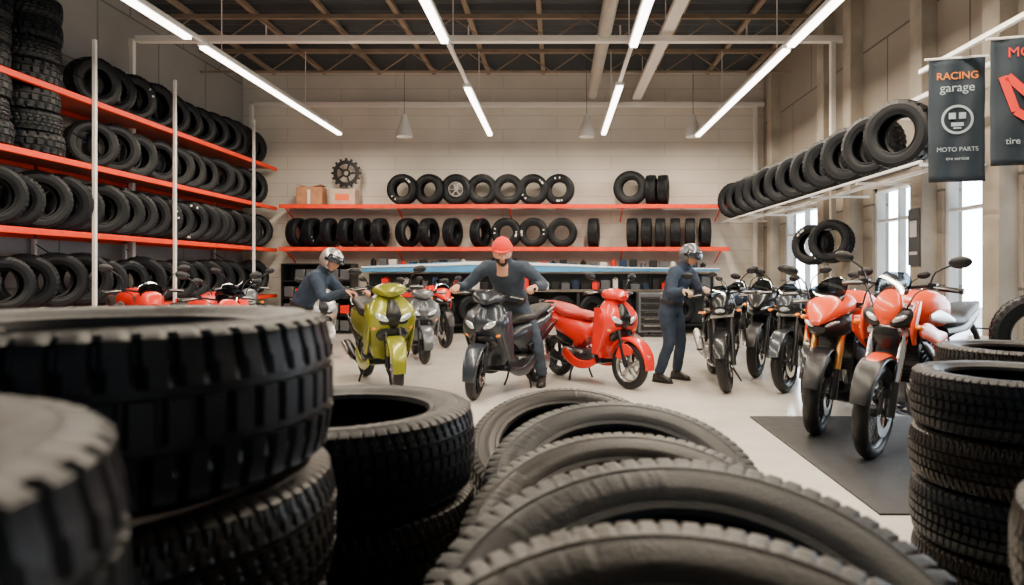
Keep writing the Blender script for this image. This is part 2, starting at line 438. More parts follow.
# ------------------------------------------------------------ back wall shelves
E=empty('wall_tire_shelf',(0,14.85,0))
for i,z in enumerate((1.85,2.76)):
    put(E,'beam_%d'%i,RACKR,g_box((-1.12,-.31,z-.04),(9.6,.05,.085)),bev=.006)
    put(E,'deck_%d'%i,DECK,g_box((-1.12,0,z-.012),(9.6,.6,.02)),ang=0)
    put(E,'brackets_%d'%i,RACKR,[g_tube([(x,-.28,z-.06),(x,.3,z-.32)],.015,5,1) for x in (-5.8,-3.4,-1.0,1.4,3.5)])
t=0
def fx(px,Y=14.7): return (px-557)*Y/683
TB=[tire_mesh('tire_thick',.34,.22,.165,32,4,0,(RUB,),dep=DP),tire_mesh('tire_thick_letter',.34,.22,.165,32,4,0,(RUB,LETW),(2,.16))]
for px,me in ((402,1),(429,0),(456,0),(482,0),(508,0),(533,1),(559,1),(631,0)):
    t+=1; s=1.0
    if px==631: s=1.1
    o=inst('tire_%d'%t,TB[me],E,(fx(px),-.08,2.76+.34*s),(random.uniform(-.3,.0),-1,0),random.uniform(0,6),s)
    if px==456:
        c=(fx(px),-.1,2.76+.34*s)
        g=[g_lathe([(.0,-.06),(.045,-.06),(.05,.03),(.0,.03)],c,20),g_lathe([(.16,-.09),(.165,.09),(.15,.09),(.145,-.09)],c,36,closed=True)]
        for q in range(6):
            an=q*pi/3; g.append(g_tube([(c[0]+.03*math.cos(an),c[1]-.06,c[2]+.03*math.sin(an)),(c[0]+.155*math.cos(an),c[1]-.08,c[2]+.155*math.sin(an))],[.022,.016],6,1))
        put(E,'alloy_wheel',ALU,g)
t+=1; inst('tire_%d'%t,TR[1],E,(fx(652),-.05,3.10),(1,-.25,0),1,.98); t+=1; inst('tire_%d'%t,TR[0],E,(fx(664),-.05,3.10),(1,-.25,0),2,.98)
for px in (296,311,328,346,362,379,407,428,452,480,506,533,562,594,633,647,661,676,691,706):
    face= px in (506,533,562)
    t+=1; axis=(random.uniform(-.3,.0),-1,0) if face else (1,random.uniform(-.3,-.05),0)
    if 400<px<500: axis=(1,random.uniform(-.6,-.3),0)
    inst('tire_%d'%t,TB[1] if face and px!=562 else (TB[0] if face else rt((4,4,1,1,1,2,0,.5))),E,(fx(px),-.05,1.85+.33*.97),axis,random.uniform(0,6.28),.97)
KRAFT=mat('kraft_paper',(.42,.20,.10),.8,0,.2,6,.4,12)
E2=empty('cardboard_box',(fx(310),14.8,2.765))
put(E2,'body',KRAFT,g_box((0,0,.19),(.54,.36,.38)),bev=.01); put(E2,'flap',KRAFT,[g_box((-.13,0,.40),(.27,.36,.012),RY(12)),g_box((.13,0,.40),(.27,.36,.012),RY(-12))]); put(E2,'tape',PLATE,g_box((0,-.183,.17),(.06,.004,.3)))
E2=empty('cardboard_box',(fx(343),14.8,2.765))
put(E2,'body',mat('carton_white',(.5,.38,.29),.8,0,.15,5),g_box((0,0,.17),(.54,.34,.34)),bev=.01); put(E2,'label',LABO,g_box((0,-.173,.16),(.3,.004,.14)))
E2=empty('sprocket_display',(fx(344),14.85,3.47))
g=[g_lathe([(.2,-.02),(.28,-.02),(.28,.02),(.2,.02)],n=48,closed=True),g_lathe([(.05,-.02),(.09,-.02),(.09,.02),(.05,.02)],n=24,closed=True)]
for q in range(16):
    a=q*pi/8; g.append(g_box((.295*math.cos(a),0,.295*math.sin(a)),(.06,.035,.05),RY(-math.degrees(a))))
for q in range(5):
    a=q*2*pi/5; g.append(g_tube([(.08*math.cos(a),0,.08*math.sin(a)),(.21*math.cos(a),0,.21*math.sin(a))],.02,6,1))
put(E2,'gear',SATB,g); put(E2,'stand',SATB,g_box((0,0,-.335),(.16,.12,.03)))
BLU=mat('shelf_pale_blue',(.07,.30,.58),.35,0,.1,2)
E=empty('supply_shelf',(-.35,14.8,0))
put(E,'board',PLATE,g_box((0,0,1.36),(7.6,.5,.03)))
put(E,'fascia',BLU,g_sec([(-3.8,1.38,.02,.06),(-2.6,1.41,.02,.09),(-1.2,1.43,.02,.12),(0.4,1.41,.02,.09),(1.8,1.38,.02,.05),(3.8,1.37,.02,.035)],y0=-.27,e=.4))
put(E,'fascia_stripe',mat('fascia_white',(.85,.87,.9),.4),g_sec([(-3.8,1.42,.02,.012),(-2.2,1.47,.02,.025),(-1.2,1.51,.02,.035),(.6,1.46,.02,.022),(1.8,1.41,.02,.012),(3.8,1.39,.02,.01)],y0=-.29,e=.4))
cols=[BLK,P_GREY,P_WHITE,P_RED,P_BLUE,BLK,P_GREY]
for i in range(34):
    x=-3.6+i*.215; h=random.uniform(.14,.26)
    if i%3==0: put(E,'canister_%d'%i,cols[i%7],g_lathe([(0,0),(.06,0),(.06,h*.8),(.025,h*.9),(.025,h),(0,h)],(x,-.1,1.375),16,'z'))
    else: put(E,'carton_%d'%i,cols[i%7],g_box((x,-.1,1.375+h/2),(.16,.16,h)),bev=.004)
E=empty('workbench',(-.35,14.75,0))
put(E,'top',mat('bench_top',(.08,.07,.06),.5,0,.2,4),g_box((0,0,.92),(7.6,.62,.05)),bev=.008)
put(E,'back_panel',mat('bench_back_dark',(.03,.04,.045),.6,0,.2,4),g_box((0,.33,.66),(7.6,.03,1.24)))
put(E,'legs',SATB,[g_box((x,y,.45),(.06,.06,.9)) for x in (-3.7,-2.2,-.7,.8,2.3,3.7) for y in (-.26,.26)])
put(E,'lower_shelf',SATB,g_box((0,0,.2),(7.5,.55,.03)))
for i in range(34):
    x=-3.55+i*.215; h=random.uniform(.10,.28)
    put(E,'tool_%d'%i,cols[(i*3)%7],[g_box((x,random.uniform(-.1,.1),.945+h/2),(random.uniform(.1,.2),.2,h)),g_tube([(x-.05,0,.945+h),(x,0,.98+h),(x+.05,0,.945+h)],.008,5)],bev=.006)
for i in range(11):
    inst('tire_%d'%i,TB[0],E,(-3.4+i*.64,-.1,.215+.31),(.1+.3*(i%2),-1,0),i,.92)
E=empty('parts_cabinet',(-5.15,14.85,0))
put(E,'carcass',BLK,[g_box((0,.24,.75),(1.5,.03,1.5)),g_box((-.74,0,.75),(.03,.5,1.5)),g_box((.74,0,.75),(.03,.5,1.5))]+[g_box((0,0,.03+.365*q),(1.46,.5,.025)) for q in range(5)])
put(E,'bins_dark',P_GREY,[g_box((-.6+.24*i,-.05,.17+.365*q),(.2,.36,.22)) for i in range(6) for q in range(4) if (i+q)%3],bev=.01)
put(E,'bins_red',P_RED,[g_box((-.6+.24*i,-.05,.15+.365*q),(.2,.36,.18)) for i in range(6) for q in range(4) if not (i+q)%3 and i%2],bev=.01)
for x,c in ((-3.1,P_RED),(2.0,P_GREY)):
    E=empty('tool_cabinet',(x,14.0,0))
    put(E,'body',c,g_box((0,0,.5),(.7,.45,.8)),bev=.015)
    put(E,'drawers',SATB,[g_box((0,-.232,.2+.14*q),(.62,.012,.115)) for q in range(5)]); put(E,'handles',CHR,[g_box((0,-.25,.235+.14*q),(.5,.02,.015)) for q in range(5)])
    put(E,'castors',RUBT,[g_lathe([(0,-.02),(.05,-.02),(.05,.02),(0,.02)],(a,b_,.05),16) for a in(-.28,.28) for b_ in (-.15,.15)])

# ------------------------------------------------------------ right wall rail with tires
E=empty('wall_tire_rail',(3.75,10,0))
put(E,'rail_upper',RACKW,g_box((0.22,0,3.22),(.05,10.2,.05)),bev=.005)
put(E,'rail_lower',RACKW,[g_box((-.12,.9,2.42),(.03,8.2,.03)),g_box((.25,.9,2.42),(.04,8.2,.04))],bev=.005)
put(E,'brackets',RACKW,[g_box((.5,q,3.22),(.65,.03,.03)) for q in (-4.5,-3,-1.5,.0,1.6,3.2,4.8)]+[g_box((.4,q,2.42),(.85,.03,.03)) for q in (-3,-1.5,0.,1.6,3.2,4.8)])
y=-2.55;t=0
while y<4.95:
    t+=1; a=rad(random.uniform(46,58)); s=random.uniform(1.04,1.12)
    inst('tire_%d'%t,random.choices([TB[0],TR[0],TR[6],TR[7]],(4,3,3,.8))[0],E,(.0,y,2.44+.34*s),(-math.sin(a),-math.cos(a),0),random.uniform(0,6.2),s)
    y+=random.uniform(.58,.66)
E=empty('wall_hook_tires',(4.15,10.4,1.78))
put(E,'hook',RACKW,g_box((.1,0,.2),(.36,.05,.05)))
inst('tire_1',TR[0],E,(-.02,-.12,0),(-.7,-.7,.1),1,1); inst('tire_2',TR[2],E,(-.1,.42,-.03),(-.75,-.65,.1),2,.98)

def banner(name,loc,yaw,w,h,kind):
    E=empty(name,loc,yaw)
    nx,nz=14,20; V=[];F=[]
    for j in range(nz+1):
        for i in range(nx+1):
            x=(i/nx-.5)*w; z=-j/nz*h
            V.append((x,.012*math.sin(i*.9+j*.15)+.004*math.sin(j*.8),z))
    for j in range(nz):
        for i in range(nx):
            a=j*(nx+1)+i; F.append([a,a+1,a+nx+2,a+nx+1])
    o=mk('cloth',V,F,mat('banner_cloth_dark',(.014,.026,.040),.7,0,.15,4),E); s=o.modifiers.new('s','SOLIDIFY'); s.thickness=.004
    put(E,'rod',RACKW,g_tube([(-w/2-.03,0,.01),(w/2+.03,0,.01)],.012,8,1))
    put(E,'rod_bottom',SATB,g_tube([(-w/2,0,-h),(w/2,0,-h)],.008,8,1))
    def txt(s,sz,z,m,nm,x=0):
        c=bpy.data.curves.new(nm,'FONT'); c.body=s; c.size=sz; c.align_x='CENTER'; c.extrude=.001; c.materials.append(m)
        o=bpy.data.objects.new(nm,c); COL.objects.link(o); o.parent=E; o.location=(x,-.022,z); o.rotation_euler=(pi/2,0,0)
    Wt=mat('banner_print_white',(.38,.47,.52),.6); Rd=mat('banner_print_red',(.85,.03,.01),.6)
    if kind==0:
        txt('RACING',w*.2,-.17*h,ORG,'title'); txt('garage',w*.24,-.27*h,Wt,'subtitle')
        put(E,'emblem_ring',Wt,g_lathe([(w*.24,-.001),(w*.285,-.001),(w*.285,.001),(w*.24,.001)],(0,-.022,-.5*h),32,closed=True))
        put(E,'emblem_mask',Wt,[g_box((-.09*w,-.022,-.47*h),(.12*w,.003,.05*h)),g_box((.09*w,-.022,-.47*h),(.12*w,.003,.05*h)),g_box((0,-.022,-.54*h),(.22*w,.003,.03*h)),g_box((0,-.022,-.57*h),(.14*w,.003,.012*h))])
        txt('MOTO PARTS',w*.12,-.76*h,Wt,'line'); txt('tire service',w*.09,-.83*h,Wt,'line_small')
    else:
        txt('MOTO',w*.2,-.15*h,Rd,'title')
        def bar(x0,z0,x1,z1,t=.055*w):
            v=Vector((x1-x0,0,z1-z0)); L=v.length; a=math.degrees(math.atan2(v.z,v.x))
            return g_box(((x0+x1)/2,-.022,(z0+z1)/2),(L,.003,t*2),RY(-a))
        put(E,'emblem',Rd,[bar(-.36*w,-.3*h,-.2*w,-.58*h),bar(-.3*w,-.3*h,0,-.48*h),bar(.3*w,-.3*h,0,-.48*h),bar(.36*w,-.3*h,.2*w,-.58*h),bar(-.2*w,-.58*h,0,-.66*h),bar(.2*w,-.58*h,0,-.66*h)])
        txt('tire & wheel',w*.13,-.84*h,Wt,'line')
banner('hanging_banner',(3.60,6.15,3.24),rad(-14),.46,1.1,0)
banner('hanging_banner',(3.68,5.3,3.14),rad(-14),.56,.98,1)
E=empty('banner_rail',(3.62,5.5,3.26)); put(E,'bar',RACKW,g_box((0.0,0,.05),(.04,2.6,.04))); put(E,'arm',RACKW,[g_box((.48,q,.05),(.95,.04,.04)) for q in (-1.2,1.1)])
E=empty('wall_poster',(XR-.21,8.4,1.75)); put(E,'sheet',mat('poster_dark',(.04,.045,.05),.6),g_box((0,0,0),(.012,.26,.7))); put(E,'print',mat('poster_print',(.5,.5,.5),.6),[g_box((-.008,0,.1),(.004,.16,.2)),g_box((-.008,0,-.2),(.004,.18,.04))])
put(None,'floor_mat',mat('rubber_mat',(.015,.015,.016),.6,0,.2,10,.4,60),g_box((3.05,4.95,.006),(2.6,2.5,.012)))

# ------------------------------------------------------------ two-wheelers
def g_mtire(c,R,W,n=80):
    prof=[(R-W*.75,-W*.3)]+[(R-W*.5*(1-math.cos(rad(p))),W*.5*math.sin(rad(p))) for p in (-100,-75,-55,-38,-22,-8,8,22,38,55,75,100)]+[(R-W*.75,W*.3)]
    V=[];F=[];m=len(prof)
    for i in range(n):
        t=2*pi*i/n
        for j,(r,h) in enumerate(prof):
            if 2<=j<=5 and (i+j)%5==0: r-=.007
            if 8<=j<=11 and (i+2+(m-j))%5==0: r-=.007
            V.append(Vector((c[0]+r*math.cos(t),c[1]+h,c[2]+r*math.sin(t))))
    for i in range(n):
        k2=(i+1)%n
        for a in range(m):
            b_=(a+1)%m; F.append([i*m+a,i*m+b_,k2*m+b_,k2*m+a])
    return V,F
def wheel(E,nm,x,R,W,rimm,M=None,sp=5,wire=False,disc=1,spin=.3):
    c=(x,0,R); ri=R-W*.72
    put(E,nm+'_tire',RUBT,g_mtire(c,R,W),M,60)
    g=[g_lathe([(ri,-W*.32),(ri+.012,-W*.34),(ri+.012,-W*.28),(ri-.012,-W*.1),(ri-.012,W*.1),(ri+.012,W*.28),(ri+.012,W*.34),(ri,W*.32),(ri-.022,W*.1),(ri-.022,-W*.1)],c,48,closed=True),
       g_lathe([(.0,-.055),(.035,-.055),(.04,-.02),(.04,.02),(.035,.055),(0,.055)],c,20)]
    if wire:
        for i in range(28):
            a=2*pi*i/28; b2=a+(.35 if i%2 else -.35); h=.035 if i%4<2 else -.035
            g.append(g_tube([(c[0]+.035*math.cos(b2),h,c[2]+.035*math.sin(b2)),(c[0]+(ri-.01)*math.cos(a),0,c[2]+(ri-.01)*math.sin(a))],.0025,4,1))
    else:
        for i in range(sp):
            a=2*pi*i/sp+spin
            for q in (-.14,.14):
                g.append(g_tube([(c[0]+.03*math.cos(a),0,c[2]+.03*math.sin(a)),(c[0]+(ri-.015)*math.cos(a+q),0,c[2]+(ri-.015)*math.sin(a+q))],[.016,.011],6,1))
    put(E,nm+'_rim',rimm,g,M)
    if disc:
        dr=ri*.66
        put(E,nm+'_brake_disc',CHR,[g_lathe([(dr*.62,s*.062),(dr,s*.062),(dr,s*.067),(dr*.62,s*.067)],c,40,closed=True) for s in ((1,) if disc==1 else (1,-1))]+[g_tube([(c[0]+.03*math.cos(a),.06,c[2]+.03*math.sin(a)),(c[0]+dr*.65*math.cos(a),.064,c[2]+dr*.65*math.sin(a))],.007,5,1) for a in (0,1.26,2.5,3.77,5)],M)
def arc_fender(x,R,off,a0,a1,w,h=.012,e=.6):
    S=[]
    for i in range(9):
        a=rad(a0+(a1-a0)*i/8); f=math.sin(pi*(i+.8)/9.6)
        S.append((x+(R+off)*math.cos(a),R+(R+off)*math.sin(a),w*(.55+.45*f),h))
    return g_sec(S,e=e,k=2)
def steerM(p0,p1,ang):
    p0=Vector(p0);p1=Vector(p1); ax=(p0-p1).normalized()
    return Matrix.Translation(p0)@Matrix.Rotation(rad(ang),4,ax)@Matrix.Translation(-p0)
def mirrors(E,M,x,z,sp=.2,out=.3,h=.2,body=BLK):
    for s,nm in ((1,'left'),(-1,'right')):
        put(E,'mirror_stalk_'+nm,SATB,g_tube([(x,s*sp,z),(x+.02,s*(sp+.03),z+h*.6),(x,s*out,z+h)],.0065,6,3),M)
        put(E,'mirror_'+nm,body,g_ell((x,s*(out+.03),z+h+.015),(.018,.068,.04),16,RX(s*8)),M)
        put(E,'mirror_glass_'+nm,CHR,g_ell((x-.012,s*(out+.03),z+h+.015),(.008,.058,.032),14,RX(s*8)),M)
def bars(E,M,x,z,w,drop=.02):
    put(E,'handlebar',SATB,g_tube([(x-.06,-w,z-drop),(x-.02,-w*.55,z),(x+.03,-.06,z-.02),(x+.03,.06,z-.02),(x-.02,w*.55,z),(x-.06,w,z-drop)],.011,8,4),M)
    g=[];l=[]
    for s in(1,-1):
        g.append(g_tube([(x-.062,s*(w+.01),z-drop),(x-.03,s*(w-.12),z-drop*.5)],[.018,.018],10,1)); g.append(g_lathe([(0,0),(.02,0),(.02,.02),(0,.02)],(x-.062,s*(w+.01)-.01,z-drop),12))
        l.append(g_tube([(x+.0,s*(w-.14),z-.005),(x+.02,s*(w-.06),z-.01),(x-.01,s*(w+.0),z-.02)],.006,6,3))
        g.append(g_box((x-.02,s*(w-.15),z),(.05,.05,.04)))
    put(E,'grips',BLK,g,M); put(E,'levers',ALU,l,M)

def place(F,d,half,s):
    d=Vector((d[0],d[1],0)).normalized()
    return (F[0]-d.x*half*s,F[1]-d.y*half*s,0),math.atan2(d.y,d.x)

def scooter(name,F,d,body,trim=BLK,seat=SEAT,steer=0,s=1,screen=0,face=0,mir=1):
    loc,yaw=place(F,d,.62,s)
    E=empty(name,loc,yaw,s)
    R=.25
    M=steerM((.42,0,.9),(.6,0,.3),steer)
    wheel(E,'front_wheel',.62,R,.105,SATB if face!=1 else ALU,M); wheel(E,'rear_wheel',-.62,R,.12,SATB,None,disc=0)
    put(E,'fork',SATB,[g_tube([(.63,s2*.075,.25),(.52,s2*.07,.6),(.46,s2*.05,.72)],[.022,.022,.02],10,1) for s2 in(1,-1)]+[g_tube([(.63,-.08,.25),(.63,.08,.25)],.014,8,1)],M)
    put(E,'front_fender',body,arc_fender(.62,R,.035,-5,150,.085,.022),M)
    put(E,'fender_side',body,[g_sec([(.50,.33,.008,.03),(.60,.42,.012,.07),(.72,.40,.008,.03)],y0=q*.072,e=.7) for q in(1,-1)],M)
    put(E,'leg_shield',body,g_sec([(.26,.27,.11,.035),(.28,.40,.17,.045),(.36,.53,.21,.075),(.42,.64,.24,.115),(.43,.76,.25,.125),(.40,.86,.205,.095),(.37,.95,.11,.06)],up=90,e=.72,n=24))
    put(E,'nose_beak',trim if face else body,g_sec([(.47,.60,.05,.035),(.53,.70,.085,.05),(.54,.80,.07,.035),(.47,.90,.04,.03)],up=90,e=.9,n=18))
    put(E,'front_grille',trim,[g_sec([(.44,.50,.12,.04),(.485,.56,.16,.045),(.50,.62,.12,.04)],up=90,e=.8,n=18)])
    put(E,'inner_shield',BLK,g_sec([(.20,.30,.13,.02),(.22,.5,.17,.03),(.28,.7,.2,.03),(.28,.88,.16,.03)],up=90,e=.6))
    for q,nm in((1,'left'),(-1,'right')):
        put(E,'headlamp_'+nm,LENS,g_ell((.532,q*.125,.735),(.03,.088,.034),18,RX(q*28)@RZ(q*22)))
        put(E,'headlamp_surround_'+nm,BLK,g_ell((.515,q*.13,.730),(.03,.112,.062),18,RX(q*28)@RZ(q*22)))
        put(E,'indicator_'+nm,ORG,g_ell((.49,q*.185,.63),(.02,.035,.018),12,RX(q*40)@RZ(q*30)))
        put(E,'side_wing_'+nm,body,g_sec([(.30,.36,.012,.05),(.36,.55,.02,.09),(.40,.72,.02,.11),(.36,.86,.014,.06)],y0=q*.22,up=90,e=.7))
    put(E,'handlebar_cowl',body,g_sec([(.24,.99,.06,.03),(.30,1.0,.13,.05),(.38,1.0,.17,.065),(.46,.985,.13,.055),(.52,.96,.06,.03)],e=.85,n=20),M)
    put(E,'cowl_lamp',LENS if face else DLENS,g_ell((.485,0,.985),(.035,.085,.035),18,RY(15)),M)
    put(E,'dash',DLENS,g_ell((.31,0,1.045),(.05,.09,.02),16,RY(-25)),M)
    bars(E,M,.33,1.03,.35)
    if mir: mirrors(E,M,.33,1.05,.2,.29,.13)
    if screen: 
        put(E,'windscreen',SCREEN,g_sec([(.50,1.0,.13,.004),(.47,1.06,.13,.004),(.43,1.12,.09,.004)],e=.9),M)
    put(E,'footboard',BLK,g_sec([(.30,.28,.14,.03),(.15,.255,.18,.035),(0,.255,.185,.035),(-.14,.29,.17,.05)],e=.5))
    put(E,'side_sill',body,[g_sec([(.26,.27,.012,.035),(.1,.22,.016,.045),(-.1,.23,.016,.055),(-.3,.33,.012,.06)],y0=q*.18,e=.7) for q in(1,-1)])
    put(E,'tail_body',body,g_sec([(-.04,.46,.10,.10),(-.10,.52,.14,.17),(-.25,.57,.18,.17),(-.42,.62,.19,.14),(-.6,.68,.175,.105),(-.78,.74,.13,.07),(-.93,.80,.05,.03)],e=.78,n=24))
    put(E,'tail_trim',trim,[g_sec([(-.15,.44,.012,.035),(-.35,.5,.014,.05),(-.6,.60,.012,.035),(-.8,.7,.008,.015)],y0=q*.175,e=.7) for q in(1,-1)])
    put(E,'seat',seat,g_sec([(.0,.715,.06,.025),(-.08,.745,.115,.05),(-.22,.755,.15,.055),(-.36,.765,.155,.06),(-.46,.80,.15,.06),(-.64,.835,.14,.05),(-.80,.865,.10,.035),(-.86,.87,.05,.02)],e=.75,n=22))
    put(E,'grab_rail',SATB,g_tube([(-.6,.15,.80),(-.8,.13,.85),(-.95,.06,.89),(-.95,-.06,.89),(-.8,-.13,.85),(-.6,-.15,.80)],.014,8,4))
    put(E,'tail_lamp',REDL,g_ell((-.9,0,.79),(.05,.09,.03),16,RY(15)))
    put(E,'rear_fender',BLK,[arc_fender(-.62,R,.04,60,165,.08,.012)])
    put(E,'number_plate',PLATE,g_box((-.96,0,.58),(.008,.2,.14),RY(-18)))
    put(E,'engine_case',ALU,[g_sec([(-.08,.30,.09,.06),(-.2,.30,.12,.08),(-.4,.30,.10,.08),(-.5,.30,.06,.06)],e=.6),g_lathe([(0,.06),(.1,.06),(.11,.1),(.1,.15),(.03,.16),(0,.16)],(-.38,0,.3),28),g_lathe([(0,.06),(.085,.06),(.09,.1),(.08,.14),(0,.15)],(-.62,0,.25),24),g_sec([(-.36,.3,.03,.08),(-.62,.25,.03,.06)],y0=.12,e=.6,k=1)])
    put(E,'rear_shock',CHR,[g_tube([(-.62,.12,.3),(-.52,.13,.62)],.022,10,1)]+[g_lathe([(.028,-.006),(.036,0),(.028,.006)],(-.60+.012*i,.12,.36+.035*i),12,'z') for i in range(6)])
    put(E,'exhaust',SATB,[g_tube([(-.15,-.12,.28),(-.3,-.15,.2),(-.42,-.16,.24)],.018,8,4),g_tube([(-.40,-.16,.24),(-.46,-.165,.26),(-.8,-.175,.36),(-.84,-.175,.37)],[.03,.052,.058,.04],14,1)])
    put(E,'exhaust_guard',ALU,g_sec([(-.5,.30,.01,.03),(-.65,.345,.012,.035),(-.78,.38,.01,.025)],y0=-.232,e=.7))
    put(E,'centre_stand',SATB,[g_tube([(-.18,q*.08,.26),(-.22,q*.14,.1),(-.2,q*.17,.01)],.012,8,2) for q in(1,-1)])
    return E

def motorcycle(name,F,d,col,col2=BLK,steer=0,s=1,style='naked',rim=SATB,fork=SATB,wire=False,seat=SEAT):
    loc,yaw=place(F,d,.70,s); E=empty(name,loc,yaw,s)
    R=.31
    M=steerM((.43,0,.95),(.66,0,.4),steer)
    wheel(E,'front_wheel',.70,R,.115 if not wire else .1,rim,M,wire=wire,disc=2 if not wire else 1); wheel(E,'rear_wheel',-.70,R,.15 if not wire else .12,rim,None,wire=wire)
    put(E,'fork_lower',SATB,[g_tube([(.71,q*.095,.29),(.63,q*.095,.50)],[.03,.028],12,1) for q in(1,-1)]+[g_tube([(.70,-.1,.31),(.70,.1,.31)],.014,8,1)]+[g_box((.65,q*.07,.40),(.07,.03,.1),RY(-20)) for q in (1,-1)],M)
    put(E,'fork_upper',fork,[g_tube([(.64,q*.095,.47),(.445,q*.095,.99)],.026,12,1) for q in(1,-1)],M)
    put(E,'triple_clamp',ALU,[g_box((.455,0,.97),(.08,.25,.03),RY(20)),g_box((.51,0,.82),(.08,.25,.03),RY(20))],M)
    put(E,'fender',(col if style=='naked' else BLK),arc_fender(.70,R,.03,15,140,.075,.012),M)
    if style=='sport':
        put(E,'nose_fairing',col,g_sec([(.30,.94,.11,.06),(.42,.98,.165,.085),(.55,.955,.16,.08),(.68,.89,.10,.05),(.76,.84,.035,.018)],e=.85,n=24))
        put(E,'nose_chin',BLK,g_sec([(.34,.84,.13,.10),(.50,.82,.16,.10),(.62,.80,.125,.07),(.71,.79,.05,.025)],e=.8,n=20))
        for q,nm in((1,'left'),(-1,'right')):
            put(E,'headlamp_'+nm,LENS,g_ell((.665,q*.082,.832),(.04,.06,.018),16,RX(q*24)@RZ(q*30)))
            put(E,'side_fairing_'+nm,col,g_sec([(.52,.84,.012,.06,q*.0),(.40,.78,.02,.11,q*.03),(.24,.68,.02,.10,q*.03),(.06,.60,.016,.06,q*.01),(-.10,.55,.01,.03,-q*.02)],y0=q*.18,up=0,e=.75))
            put(E,'lower_fairing_'+nm,BLK,g_sec([(.46,.64,.010,.06,q*.0),(.34,.54,.018,.12,q*.02),(.20,.44,.018,.12,q*.02),(.02,.38,.014,.07,q*.0)],y0=q*.175,up=0,e=.75))
            put(E,'fairing_vent_'+nm,BLK,g_sec([(.38,.78,.006,.03),(.27,.71,.01,.05),(.16,.66,.006,.02)],y0=q*.226,up=0,e=.7))
        put(E,'belly_pan',BLK,g_sec([(.38,.33,.1,.05),(.2,.25,.14,.07),(-.1,.24,.12,.06)],e=.7))
        put(E,'windscreen',SCREEN,g_sec([(.60,.98,.12,.004),(.52,1.07,.13,.004),(.42,1.15,.10,.004),(.37,1.18,.05,.004)],e=.9))
        bz=.98
    elif style=='adv':
        put(E,'mask_upper',col,g_sec([(.60,.86,.03,.02),(.60,.92,.065,.03),(.57,.99,.09,.035),(.52,1.06,.065,.025),(.48,1.11,.03,.015)],up=90,e=.8,n=20),M)
        for q,nm in((1,'left'),(-1,'right')):
            put(E,'headlamp_'+nm,LENS,g_ell((.602,q*.085,.905),(.028,.050,.020),16,RX(q*30)@RZ(q*25)),M)
            put(E,'headlamp_bezel_'+nm,BLK,g_ell((.575,q*.09,.905),(.03,.085,.055),16,RX(q*30)@RZ(q*25)),M)
            put(E,'mask_cheek_'+nm,col,g_sec([(.50,.74,.01,.03),(.54,.84,.016,.045),(.50,.95,.018,.05),(.44,1.02,.01,.03)],y0=q*.155,up=90,e=.7),M)
        put(E,'mask_chin',BLK,g_sec([(.56,.70,.03,.02),(.58,.78,.08,.035),(.58,.84,.07,.03)],up=90,e=.8),M)
        put(E,'windscreen',SCREEN,g_sec([(.53,1.06,.10,.004),(.48,1.14,.11,.004),(.44,1.20,.07,.004)],e=.9),M)
        put(E,'fender_top',col,g_sec([(.50,.62,.05,.02),(.62,.665,.058,.014),(.78,.645,.05,.012),(.90,.58,.03,.008)],e=.7),M)
        bz=1.12
    else:
        put(E,'headlamp_cowl',col,g_sec([(.44,.97,.09,.07),(.50,.95,.13,.11),(.58,.92,.12,.11),(.66,.87,.07,.06)],e=.8,n=20),M)
        put(E,'headlamp',LENS,g_ell((.645,0,.885),(.035,.07,.042),18,RY(20)),M); put(E,'headlamp_rim',BLK,g_ell((.632,0,.89),(.038,.095,.066),18,RY(20)),M)
        put(E,'flyscreen',SCREEN,g_sec([(.60,1.0,.10,.004),(.53,1.09,.11,.004),(.47,1.14,.06,.004)],e=.9),M)
        bz=1.06
    put(E,'gauge',DLENS,g_ell((.44,0,bz+.0),(.04,.07,.025),14,RY(-35)),M)
    bars(E,M,.40,bz,.36 if style!='sport' else .32); mirrors(E,M,.40,bz+.01,.2,.33,.2 if style!='adv' else .14,BLK)
    put(E,'front_indicators',ORG,[g_ell((.55,q*.19,.86),(.035,.028,.018),10) for q in(1,-1)],M); put(E,'indicator_stems',BLK,g_tube([(.52,-.18,.86),(.52,.18,.86)],.008,6,1),M)
    put(E,'cables',BLK,[g_tube([(.40,q*.2,bz-.01),(.52,q*.14,bz-.06),(.52,q*.08,.85),(.62,q*.11,.5)],.005,5,4) for q in (1,-1)],M)
    put(E,'fuel_tank',col,g_sec([(.36,.88,.06,.05),(.28,.92,.13,.10),(.14,.945,.17,.13),(.0,.94,.175,.125),(-.12,.89,.13,.09),(-.2,.85,.08,.05)],e=.82,n=24))
    put(E,'tank_cap',CHR,g_lathe([(0,0),(.035,0),(.035,.015),(0,.02)],(.1,0,1.07),16,'z'))
    put(E,'tank_stripe',col2,[g_sec([(.28,.90,.008,.02),(.14,.90,.012,.045),(0,.88,.01,.03),(-.1,.86,.006,.012)],y0=q*.168,up=0,e=.8) for q in (1,-1)])
    if style!='sport':
        for q,nm in((1,'left'),(-1,'right')):
            put(E,'tank_shroud_'+nm,col,g_sec([(.50,.80,.008,.025,q*.03),(.42,.81,.014,.07,q*.03),(.30,.79,.02,.09,q*.02),(.16,.77,.018,.06,0),(.05,.77,.01,.025,0)],y0=q*.17,up=-35,e=.75))
            put(E,'shroud_inset_'+nm,BLK,g_sec([(.44,.72,.008,.04,q*.025),(.34,.67,.018,.09,q*.025),(.20,.61,.016,.08,q*.005),(.10,.57,.008,.03,0)],y0=q*.165,up=-35,e=.75))
    put(E,'seat',seat,g_sec([(-.10,.845,.07,.03),(-.2,.845,.12,.04),(-.38,.845,.14,.045),(-.48,.885,.13,.045),(-.66,.93,.11,.04),(-.80,.955,.06,.02)],e=.75,n=20))
